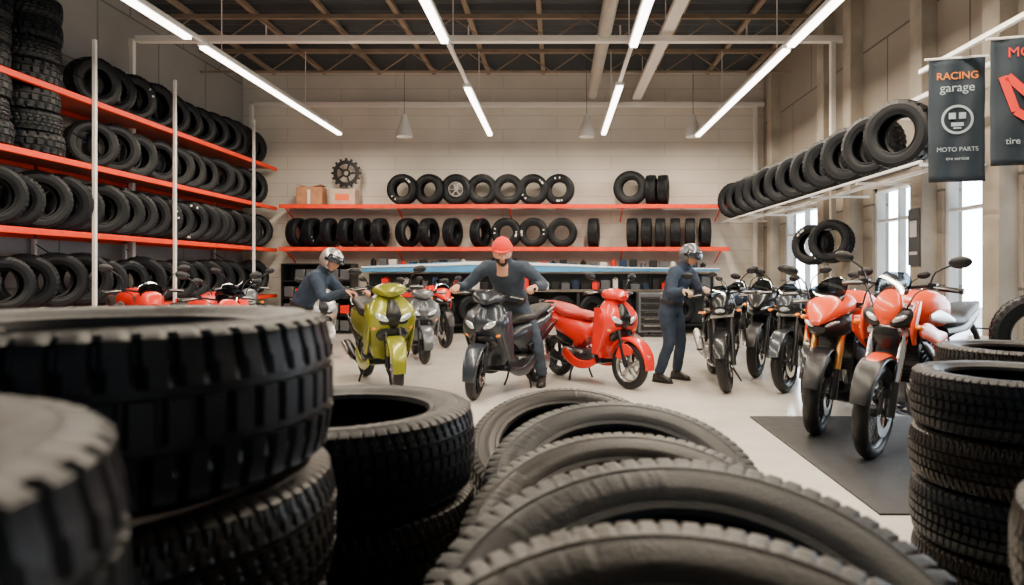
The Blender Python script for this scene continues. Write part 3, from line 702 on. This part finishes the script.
    put(E,'tail_section',col if style!='adv' else BLK,g_sec([(-.15,.77,.11,.05),(-.35,.78,.13,.065),(-.55,.83,.115,.06),(-.75,.895,.085,.045),(-.92,.96,.03,.015)],e=.8,n=20))
    put(E,'tail_lamp',REDL,g_ell((-.88,0,.915),(.04,.05,.02),12,RY(15)))
    put(E,'rear_hanger',BLK,[g_tube([(-.72,0,.86),(-.92,0,.72),(-.98,0,.62)],[.03,.025,.02],8,2,.5),arc_fender(-.70,R,.04,50,140,.07,.008)])
    put(E,'rear_indicators',ORG,[g_ell((-.9,q*.15,.76),(.03,.025,.016),10) for q in(1,-1)]); put(E,'rear_indicator_stem',BLK,g_tube([(-.9,-.14,.76),(-.9,.14,.76)],.007,6,1))
    put(E,'number_plate',PLATE,g_box((-.99,0,.62),(.006,.19,.15),RY(-15)))
    fr=[]
    for q in(1,-1):
        fr.append(g_tube([(.43,q*.04,.90),(.25,q*.13,.80),(.0,q*.14,.72),(-.2,q*.13,.60),(-.25,q*.12,.40)],.022,8,3))
        fr.append(g_tube([(.43,q*.04,.82),(.34,q*.10,.55),(.30,q*.11,.32),(.1,q*.11,.24),(-.25,q*.11,.30)],.016,8,3))
        fr.append(g_tube([(-.15,q*.11,.68),(-.5,q*.10,.78),(-.8,q*.06,.88)],.013,8,2)); fr.append(g_tube([(-.24,q*.11,.45),(-.5,q*.10,.75)],.012,8,1))
    put(E,'frame',SATB,fr)
    put(E,'swingarm',ALU,[g_tube([(-.22,q*.08,.40),(-.45,q*.11,.37),(-.71,q*.11,.31)],[.035,.03,.022],10,2,.7) for q in(1,-1)]+[g_tube([(-.70,-.13,.31),(-.70,.13,.31)],.016,8,1)])
    put(E,'monoshock',P_YEL if style=='naked' else P_RED,[g_tube([(-.3,0,.42),(-.2,0,.72)],.02,8,1)]+[g_lathe([(.03,-.007),(.042,0),(.03,.007)],(-.29+.0125*i,0,.46+.035*i),14,'z') for i in range(7)])
    put(E,'crankcase',ALU,[g_sec([(.27,.40,.10,.09),(.15,.38,.14,.12),(-.05,.39,.14,.13),(-.22,.42,.10,.10)],e=.55,n=18),g_lathe([(0,.13),(.08,.13),(.085,.16),(.06,.18),(0,.18)],(-.05,0,.38),24),g_lathe([(0,-.18),(.06,-.18),(.09,-.16),(.09,-.13),(0,-.13)],(.0,0,.38),24),g_lathe([(0,-.17),(.055,-.17),(.06,-.13),(0,-.13)],(.16,0,.42),20)])
    put(E,'cylinder_fins',SATB,[g_box((.14+.4*.036*i,0,.52+.036*i),(.19 if i<6 else .16,.24,.014),RY(22)) for i in range(7)]+[g_box((.17,0,.6),(.13,.2,.24),RY(22)),g_box((.235,0,.77),(.15,.22,.08),RY(22))],bev=.004)
    put(E,'radiator',BLK,[g_box((.40,0,.60),(.04,.28,.26),RY(-15))]+[g_box((.422-.0054*(i-5),0,.50+.022*i),(.01,.27,.006),RY(-15)) for i in range(10)])
    put(E,'exhaust_header',CHR,[g_tube([(.26,q*.05,.66),(.36,q*.06,.55),(.36,q*.06,.38),(.26,q*.05-.02,.25),(.0,-.05,.20),(-.2,-.1,.22),(-.34,-.15,.30)],.021,10,4) for q in(1,-1)])
    put(E,'muffler',ALU if style!='adv' else SATB,[g_tube([(-.32,-.15,.29),(-.38,-.165,.33),(-.72,-.20,.50),(-.78,-.205,.53)],[.028,.052,.058,.042],16,1)])
    put(E,'muffler_tip',BLK,g_tube([(-.775,-.205,.53),(-.80,-.207,.54)],[.034,.034],12,1))
    put(E,'chain_drive',SATB,[g_lathe([(.07,.118),(.10,.118),(.10,.124),(.07,.124)],(-.70,0,.31),32,closed=True),g_box((-.37,.121,.47),(.6,.012,.014),RY(-9)),g_box((-.37,.121,.265),(.62,.012,.014),RY(4))])
    put(E,'footpegs',BLK,[g_tube([(-.18,q*.12,.36),(-.18,q*.24,.36)],.012,8,1) for q in(1,-1)]+[g_tube([(-.42,q*.12,.48),(-.42,q*.2,.48)],.01,8,1) for q in(1,-1)])
    put(E,'side_cover',col2,[g_sec([(-.10,.70,.01,.04),(-.22,.68,.016,.08),(-.36,.72,.012,.05),(-.45,.76,.006,.02)],y0=q*.13,up=0,e=.75) for q in(1,-1)])
    put(E,'side_stand',SATB,g_tube([(-.10,.12,.26),(-.08,.2,.12),(-.04,.27,.008)],.011,8,2))
    return E

scooter('scooter',(-1.76,7.45),(.48,-.88),P_GREEN,BLK,SEAT,-8,1.12,0,1)
scooter('scooter',(-.84,7.05),(-.45,-.89),P_GRAPH,P_BLACK,SEAT,20,1.05,0,0,0)
scooter('scooter',(.82,7.7),(.60,-.80),P_RED,P_BLACK,SEATR,4,1.06,0,1)
scooter('scooter',(-1.9,9.8),(.3,-.95),P_GREY,BLK,SEAT,5,1,0,0)
scooter('scooter',(-3.6,10.6),(.6,-.8),P_SIL,BLK,SEAT,0,1,0,1)
motorcycle('motorcycle',(-1.95,11.9),(.5,-.86),P_RED,P_BLACK,0,1,'sport')
motorcycle('motorcycle',(1.84,7.5),(-.14,-.99),P_BLACK,P_GREY,-14,1.02,'naked')
D1=(-.55,-.83)
motorcycle('motorcycle',(2.50,8.55),D1,P_BLACK,P_GREY,4,1.04,'sport')
motorcycle('motorcycle',(2.50,7.5),D1,P_GRAPH,P_BLACK,-4,1.04,'naked')
motorcycle('motorcycle',(2.42,6.45),(-.6,-.8),P_BLACK,P_YEL,6,1.04,'naked',SATB,GOLD)
motorcycle('motorcycle',(2.5,9.9),D1,P_BLUE,P_BLACK,0,1,'naked')
motorcycle('motorcycle',(2.9,11.2),D1,P_BLACK,P_GREY,0,1,'sport')
motorcycle('motorcycle',(2.12,5.52),(-.70,-.71),P_ORANGE,P_BLACK,12,1.08,'sport',SATB,GOLD)
motorcycle('motorcycle',(2.24,4.82),(-.78,-.62),P_ORANGE,P_SIL,10,1.10,'adv',SATB,CHR,True)
motorcycle('motorcycle',(3.45,7.3),(-.65,-.76),P_BLACK,P_RED,0,1,'naked',SATB,GOLD,False,SEATR)
motorcycle('motorcycle',(-3.72,8.05),(.8,-.6),P_RED,P_BLACK,0,1,'sport')
motorcycle('motorcycle',(-4.3,7.3),(.72,-.69),P_RED,P_SIL,0,1.06,'naked')
motorcycle('motorcycle',(-4.2,9.4),(.7,-.7),P_GREY,P_BLACK,0,1.04,'naked')
motorcycle('motorcycle',(-3.2,6.75),(.75,-.66),P_RED,P_BLACK,0,1.0,'naked')
scooter('scooter',(-2.9,11.6),(.5,-.86),P_WHITE,BLK,SEAT,0,1,0,1)

# ------------------------------------------------------------ people
def remesh(o,v,it=3,f=.5):
    r=o.modifiers.new('fuse','REMESH'); r.mode='VOXEL'; r.voxel_size=v; r.use_smooth_shade=True
    s=o.modifiers.new('relax','SMOOTH'); s.iterations=it; s.factor=f
def frame(c,fw,up):
    x=Vector(fw).normalized(); u=Vector(up); y=u.cross(x).normalized(); z=x.cross(y)
    return Matrix.Translation(Vector(c))@Matrix(((x.x,y.x,z.x),(x.y,y.y,z.y),(x.z,y.z,z.z))).to_4x4()
def g_rg(secs,n=18,e=.9):
    return g_rings([[Vector(c)+Vector(l)*a*sg(math.cos(2*pi*j/n),e)+Vector(d)*b_*sg(math.sin(2*pi*j/n),e) for j in range(n)] for c,l,d,a,b_ in secs])
def head(E,c,fw,up,hat,hatm,hatm2=None,hs=1.0):
    M=frame(c,fw,up)@Matrix.Scale(hs,4)
    V,F=g_ell((0,0,0),(1,1,1),28,RY(-90).to_3x3())
    W=[]
    for p in V:
        x,y,z=p; X=x*.098; Y=y*.076; Z=z*.122
        if z<0: Y*=1-.28*z*z; X*=1-.12*z*z
        if x>0:
            X+=.026*math.exp(-((y/.16)**2+((z+.16)/.20)**2))
            X+=.006*math.exp(-((y/.5)**2+((z-.22)/.10)**2))
            for q in(1,-1): X-=.012*math.exp(-(((y-q*.36)/.16)**2+((z-.04)/.13)**2))
            X+=.010*math.exp(-((y/.35)**2+((z+.80)/.18)**2)); X+=.006*math.exp(-((y/.28)**2+((z+.47)/.08)**2))
        W.append(Vector((X,Y,Z)))
    put(E,'head',SKIN,(W,F),M,80)
    put(E,'ears',SKIN,[g_ell((-.005,q*.076,-.005),(.018,.01,.032),12) for q in(1,-1)],M)
    put(E,'eyes',EYW,[g_ell((.079,q*.029,.006),(.011,.014,.009),12) for q in(1,-1)],M)
    put(E,'irises',EYD,[g_ell((.088,q*.029,.005),(.004,.006,.006),10) for q in(1,-1)],M)
    put(E,'eyebrows',HAIR,[g_tube([(.092,q*.013,.026),(.09,q*.03,.032),(.078,q*.046,.026)],.0045,6,2) for q in(1,-1)],M)
    put(E,'mouth',LIP,[g_ell((.096,0,-.056),(.007,.024,.0045),12),g_ell((.095,0,-.064),(.008,.02,.005),12)],M)
    put(E,'neck',SKIN,g_tube([(-.02,0,-.06),(-.035,0,-.13),(-.05,0,-.20)],[.055,.055,.062],16,2),M)
    if hat=='cap':
        V,F=g_ell((0,0,0),(1,1,1),30,RY(-90).to_3x3())
        V2=[Vector((p.x*.110-.006,p.y*.090,p.z*.112+.032)) for p in V]
        keep=[f for f in F if sum(V[i].z for i in f)/len(f)>.0]
        o=put(E,'cap_crown',hatm,(V2,keep),M,80); s=o.modifiers.new('s','SOLIDIFY'); s.thickness=.006
        put(E,'cap_band',hatm,g_lathe([(1,-.012),(1.03,0),(1.03,.03),(.99,.035)],(0,0,0),32,'z',True,Matrix(((.106,0,0),(0,.089,0),(0,0,1)))),M@Matrix.Translation((-.006,0,.035)))
        put(E,'cap_brim',hatm,g_rings([[Vector((.07+.06*t2*math.cos(a),.080*math.sin(a)*(1-.15*t2),.044-.012*t2*t2+ o_)) for t2,o_ in ((0,0),(.5,.002),(1,0),(1,-.006),(.5,-.005),(0,-.006))] for a in [rad(-80+20*i) for i in range(9)]]),M)
        put(E,'hair',HAIR,g_ell((-.022,0,.0),(.085,.08,.085),18),M)
        kb=[f for f in F if -.95<sum(V[i].z for i in f)/len(f)<-.30 and sum(V[i].x for i in f)/len(f)>-.1 and not(abs(sum(V[i].y for i in f)/len(f))<.34 and -.62<sum(V[i].z for i in f)/len(f)<-.2 and sum(V[i].x for i in f)/len(f)>.5)]
        VB=[]
        for p in V:
            x,y,z=p; X=x*.101; Y=y*.079; Z=z*.124
            if z<0: Y*=1-.27*z*z; X*=1-.11*z*z
            if x>0: X+=.011*math.exp(-((y/.35)**2+((z+.80)/.18)**2))
            VB.append(Vector((X,Y,Z)))
        o=put(E,'beard',HAIR,(VB,kb),M,80)
    else:
        V,F=g_ell((0,0,0),(1,1,1),36,RY(-90).to_3x3())
        V2=[Vector((p.x*.146-.01,p.y*.120,p.z*.146+.012)) for p in V]
        def cen(f): return sum((V[i] for i in f),Vector())/len(f)
        keep=[f for f in F if not (cen(f).z<-.72 or (cen(f).x>.35 and -.8<cen(f).z<.28 and True))]
        o=put(E,'helmet_shell',hatm,(V2,keep),M,80); s=o.modifiers.new('s','SOLIDIFY'); s.thickness=.016; s.offset=-1
        V3=[Vector((p.x*.154-.01,p.y*.128,p.z*.152+.012)) for p in V]
        kv=[f for f in F if cen(f).x>.2 and .05<cen(f).z<.55]
        o=put(E,'helmet_visor',hatm2,(V3,kv),M,80); s=o.modifiers.new('s','SOLIDIFY'); s.thickness=.004
        put(E,'helmet_pivots',SATB,[g_lathe([(0,0),(.02,0),(.02,q*.012),(0,q*.014)],(0.01,q*.122,.03),16) for q in(1,-1)],M)
        put(E,'chin_strap',BLK,g_tube([(.0,.095,-.06),(.035,.05,-.125),(.04,0,-.135),(.035,-.05,-.125),(0,-.095,-.06)],.007,6,3),M)
def hand(E,nm,w,d,n,side,m,curl=(50,55,35),s=1.0):
    d=Vector(d).normalized(); n=Vector(n); n=(n-d*n.dot(d)).normalized(); t=d.cross(n).normalized()*side
    w=Vector(w)
    P=lambda a,b_,c: w+d*a*s+t*b_*s+n*c*s
    g=[g_rg([(P(-.02,0,0),t,n,.026*s,.02*s),(P(.015,0,0),t,n,.032*s,.018*s),(P(.05,0,0),t,n,.041*s,.016*s),(P(.085,0,.002),t,n,.042*s,.014*s),(P(.098,0,.003),t,n,.036*s,.01*s)])]
    for b_,L,r in ((.031,.072,.0092),(.0105,.081,.0095),(-.0105,.075,.0092),(-.031,.058,.0082)):
        p=P(.085,b_,.002); pts=[P(.06,b_*.9,0),p]; a=0; q=p
        for i,(l,cu) in enumerate(zip((.46,.3,.24),curl)):
            a+=rad(cu if i else cu*.7)
            q=q+(d*math.cos(a)+n*math.sin(a))*L*l*s*1.1; pts.append(q)
        g.append(g_tube(pts,[r*s,r*s,r*.98*s,r*.9*s,r*.7*s],8,2))
    pts=[P(.01,.018,.002),P(.035,.042,.012),P(.062,.058,.028),P(.082,.052,.05)]
    g.append(g_tube(pts,[.013*s,.012*s,.0105*s,.008*s],8,2))
    o=put(E,nm,m,g,None,80); remesh(o,.0042,2,.4)
def shoe(E,nm,a,fd):
    a=Vector(a); f=Vector(fd); f.z=0; f.normalize(); l=Vector((-f.y,f.x,0)); z=Vector((0,0,1))
    secs=[]
    for x,w,h in ((-.085,.025,.03),(-.07,.036,.05),(-.03,.040,.062),(.03,.042,.055),(.09,.047,.04),(.14,.046,.032),(.175,.034,.024),(.19,.015,.014)):
        c=Vector((a.x,a.y,0))+f*x+z*(h+.004); secs.append((c,l,z,w,h))
    put(E,nm,BOOT,[g_rg(secs,16,.75),g_tube([Vector((a.x,a.y,.05)),Vector((a.x,a.y,.15))+f*-.01],[.045,.048],14,1)],None,60)
    put(E,nm+'_sole',RUBT,g_rg([(Vector((a.x,a.y,.011))+f*x,l,z,w+.004,.010) for x,w in ((-.09,.03),(-.05,.041),(.0,.04),(.09,.05),(.15,.046),(.195,.02))],14,.7),None,60)
def person(name,loc,J,lat,hd,hfw,hup,hat,hm,hm2,suit,hm_skin,handdirs,toes,s=1,hs=1.0):
    E=empty(name,loc,0,s)
    lat=Vector(lat).normalized()
    sp=[Vector(J[k]) for k in('pel','wai','che','sho','nek')]
    d=[]
    for i in range(5):
        t=(sp[min(i+1,4)]-sp[max(i-1,0)]).normalized(); d.append(t.cross(lat).normalized())
    crot=sp[0]-Vector((0,0,.10))
    T=[(crot,lat,d[0],.13,.095),(sp[0]-Vector((0,0,.03)),lat,d[0],.175,.125),(sp[0]+(sp[1]-sp[0])*.4,lat,d[0],.17,.12),(sp[1],lat,d[1],.165,.118),(sp[2],lat,d[2],.195,.132),(sp[2]+(sp[3]-sp[2])*.6,lat,d[2],.205,.122),(sp[3],lat,d[3],.175,.09),(sp[3]+(sp[4]-sp[3])*.5,lat,d[3],.10,.07),(sp[4],lat,d[4],.066,.06)]
    g=[g_rg(T,20)]
    for q in'LR':
        sh,el,wr=[Vector(J[k+q]) for k in('sh','el','wr')]
        g.append(g_tube([sp[3]+(sh-sp[3])*.35-Vector((0,0,.02)),sh,sh+(el-sh)*.5,el,el+(wr-el)*.45,wr],[.07,.076,.066,.057,.053,.04],14,2))
    for q in'LR':
        hp,kn,an=[Vector(J[k+q]) for k in('hip','kn','an')]
        g.append(g_tube([hp+Vector((0,0,.06)),hp-Vector((0,0,.04)),hp+(kn-hp)*.5,kn,kn+(an-kn)*.4,an+Vector((0,0,.03))],[.09,.108,.093,.073,.07,.062],14,2))
    body=put(E,'coverall_body',suit,g,None,80); remesh(body,.014,4,.5)
    tx=bpy.data.textures.get('fold_clouds') or bpy.data.textures.new('fold_clouds','CLOUDS'); tx.noise_scale=.09
    dm=body.modifiers.new('folds','DISPLACE'); dm.texture=tx; dm.strength=.022; dm.mid_level=.5; dm.texture_coords='LOCAL'
    nk=sp[4]; ax=(sp[4]-sp[3]).normalized()
    put(E,'collar',suit,g_rings([[nk+ax*h+(lat*math.cos(2*pi*j/20)+ax.cross(lat)*math.sin(2*pi*j/20))*r_ for j in range(20)] for r_,h in ((.085,-.03),(.082,.02),(.078,.045),(.070,.045),(.070,0))],cap=False),None,60)
    bw=sp[0]+(sp[1]-sp[0])*.45
    put(E,'belt',BOOT,g_rg([(bw-(sp[1]-sp[0]).normalized()*.02,lat,d[0],.184,.134),(bw+(sp[1]-sp[0]).normalized()*.02,lat,d[0],.182,.132)],24),None,60)
    for q,nm in(('L','left'),('R','right')):
        wr=Vector(J['wr'+q]); el=Vector(J['el'+q]); u=(wr-el).normalized()
        put(E,'cuff_'+nm,suit,g_tube([wr-u*.035,wr+u*.005],[.046,.044],14,1))
        dd,nn=handdirs[q]
        hand(E,'hand_'+nm,wr+u*.012,dd,nn,1 if q=='L' else -1,hm_skin)
        shoe(E,'boot_'+nm,J['an'+q],toes)
    head(E,hd,hfw,hup,hat,hm,hm2,hs)
    return E

person('mechanic_in_silver_helmet',(-3.02,8.0,0),dict(pel=(0,0,.88),wai=(.07,-.01,1.02),che=(.19,-.03,1.18),sho=(.27,-.05,1.30),nek=(.32,-.06,1.36),
  shL=(.28,.13,1.27),elL=(.50,.12,1.06),wrL=(.73,-.04,1.12),shR=(.27,-.24,1.27),elR=(.42,-.37,1.04),wrR=(.66,-.36,1.11),
  hipL=(0,.1,.84),knL=(.08,.15,.46),anL=(-.10,.18,.09),hipR=(0,-.1,.84),knR=(.14,-.15,.46),anR=(.05,-.18,.09)),
  (0,1,0),(.41,-.08,1.46),(.85,-.35,-.40),(.35,-.05,.9),'helmet',P_SIL,DLENS,NAVY,SKIN,
  {'L':((.9,-.35,-.15),(0,0,-1)),'R':((.95,.0,-.1),(0,0,-1))},(1,-.1,0),.99)
person('mechanic_in_red_cap',(-.52,7.93,0),dict(pel=(0,0,.93),wai=(-.02,-.12,1.07),che=(-.04,-.27,1.22),sho=(-.05,-.36,1.33),nek=(-.06,-.40,1.38),
  shL=(.16,-.36,1.30),elL=(.36,-.38,1.11),wrL=(.27,-.55,1.11),shR=(-.26,-.36,1.30),elR=(-.48,-.30,1.10),wrR=(-.54,-.44,1.11),
  hipL=(.1,0,.88),knL=(.27,-.1,.48),anL=(.33,.0,.09),hipR=(-.1,0,.88),knR=(-.29,-.06,.48),anR=(-.36,.06,.09)),
  (1,0,0),(-.07,-.49,1.455),(.05,-.95,-.24),(0,-.2,.9),'cap',mat('cap_red',(.74,.016,.008),.7,0,.1,20,.3,60,spec=.3),None,NAVYG,SKIN,
  {'L':((-.4,-.85,-.1),(0,-.25,-1)),'R':((0,-.97,-.1),(0,-.25,-1))},(-.1,-1,0),1.05,1.18)
person('mechanic_in_grey_helmet',(1.38,8.28,0),dict(pel=(0,0,.92),wai=(.03,-.03,1.07),che=(.08,-.07,1.25),sho=(.12,-.11,1.37),nek=(.15,-.13,1.435),
  shL=(.24,.05,1.345),elL=(.36,-.06,1.10),wrL=(.36,-.26,1.15),shR=(.0,-.26,1.345),elR=(-.06,-.40,1.10),wrR=(.06,-.52,1.13),
  hipL=(.06,.07,.88),knL=(.13,.04,.49),anL=(.10,.14,.09),hipR=(-.06,-.07,.88),knR=(-.04,-.13,.49),anR=(-.16,-.10,.09)),
  (.6,.8,0),(.21,-.17,1.535),(.6,-.65,-.42),(.3,-.3,.9),'helmet',P_GREY,DLENS,NAVY,GLOVE,
  {'L':((.1,-.95,-.2),(0,-.2,-1)),'R':((.5,-.8,-.1),(0,0,-1))},(.6,-.6,0),.98)

# ------------------------------------------------------------ foreground tires
def stack(x,y,n_,me,W,s=1,z0=0,jit=.012):
    E=empty('tire_stack',(x,y,0))
    z=z0
    for i in range(n_):
        m=me[i%len(me)]
        w=W[i%len(W)]*s
        last=i==n_-1
        inst('tire_%d'%(i+1),m,E,(0 if last else random.uniform(-jit,jit),0 if last else random.uniform(-jit,jit),z+w/2),(0,0,1),random.uniform(0,6),s)
        z+=w
    return z
stack(-.79,1.18,5,[TF[0],TF[1],TF[0],TF[1],TF[2]],[.245,.243,.25,.243,.255],1.01)
stack(-.65,.38,5,[TF[2],TF[0]],[.270,.252],.92,0)
stack(-.63,1.99,4,[TF[1],TF[0]],[.222,.238],1.02)
E=empty('tire_pile',(.15,1.4,0))
th=rad(22)
k=0
for (x,yc,rr,zb,mi_) in ((.13,.60,.43,.985,1),(.22,1.03,.475,.945,0),(.17,1.50,.395,.905,1),(.19,2.0,.415,.89,0),(.04,2.54,.375,.85,1)):
    s=rr/.38; W=[.23,.21][mi_]*s
    t_=.175/2
    zc=zb-math.sin(th)*rr-t_*math.cos(th)
    k+=1
    o=inst('leaning_tire_%d'%k,TF[mi_],E,(x-.15,yc-1.4,zc),(0,-math.sin(th),math.cos(th)),random.uniform(0,6),s)
    o.scale=(s,s,s*(.175/W))
for (y,x) in ((.62,.10),(1.40,.22),(2.18,.15),(2.98,.04)):
    for q in range(2 if y<2.5 else 3):
        k+=1; o=inst('base_tire_%d'%k,TF[q%2],E,(x-.15,y-1.4,.1+q*.2),(0,0,1),q,.96); o.scale=(.96,.96,.9)
stack(1.60,2.39,5,[TF[0],TF[1]],[.235,.215],.86)
stack(2.12,3.15,5,[TF[1],TF[0]],[.215,.235],.88)
stack(1.04,.98,5,[TF[1],TF[0]],[.215,.235],.86)
stack(2.42,2.35,4,[TF[0],TF[1]],[.235,.215],.9)
E=empty('tire_stack',(3.22,4.55,0))
for q in range(3): inst('tire_%d'%(q+1),TR[6],E,(0,0,.10+q*.2),(0,0,1),q,.85)
inst('tire_standing',TR[1],E,(0,0,.60+.29),(-.45,-.9,0),0,.88)

# ------------------------------------------------------------ world, camera
w=bpy.data.worlds.new('sky'); SC.world=w; w.use_nodes=True; nt=w.node_tree
bg=nt.nodes['Background']; bg.inputs[0].default_value=(.82,.91,1,1)
tc=nt.nodes.new('ShaderNodeTexCoord'); sp=nt.nodes.new('ShaderNodeSeparateXYZ'); nt.links.new(tc.outputs['Generated'],sp.inputs[0])
m1=nt.nodes.new('ShaderNodeMapRange'); m1.inputs['From Min'].default_value=.1; m1.inputs['From Max'].default_value=.35; nt.links.new(sp.outputs['X'],m1.inputs['Value'])
m2=nt.nodes.new('ShaderNodeMapRange'); m2.inputs['From Min'].default_value=-.3; m2.inputs['From Max'].default_value=.1; nt.links.new(sp.outputs['Y'],m2.inputs['Value'])
mm=nt.nodes.new('ShaderNodeMath'); mm.operation='MULTIPLY'; nt.links.new(m1.outputs[0],mm.inputs[0]); nt.links.new(m2.outputs[0],mm.inputs[1])
ma=nt.nodes.new('ShaderNodeMath'); ma.operation='MULTIPLY_ADD'; ma.inputs[1].default_value=20; ma.inputs[2].default_value=.38; nt.links.new(mm.outputs[0],ma.inputs[0])  # extra sky strength added toward the right windows, kept low at the open front
nt.links.new(ma.outputs[0],bg.inputs[1])
cam=bpy.data.cameras.new('cam'); co=bpy.data.objects.new('camera',cam); COL.objects.link(co)
co.location=(0,0,1.32); co.rotation_euler=(pi/2,0,0); cam.lens=24; cam.sensor_width=36; cam.shift_x=-45/1024; cam.shift_y=-20.5/1024
cam.clip_start=.02; cam.clip_end=200
cam.dof.use_dof=True; cam.dof.focus_distance=7.6; cam.dof.aperture_fstop=2.6
SC.camera=co
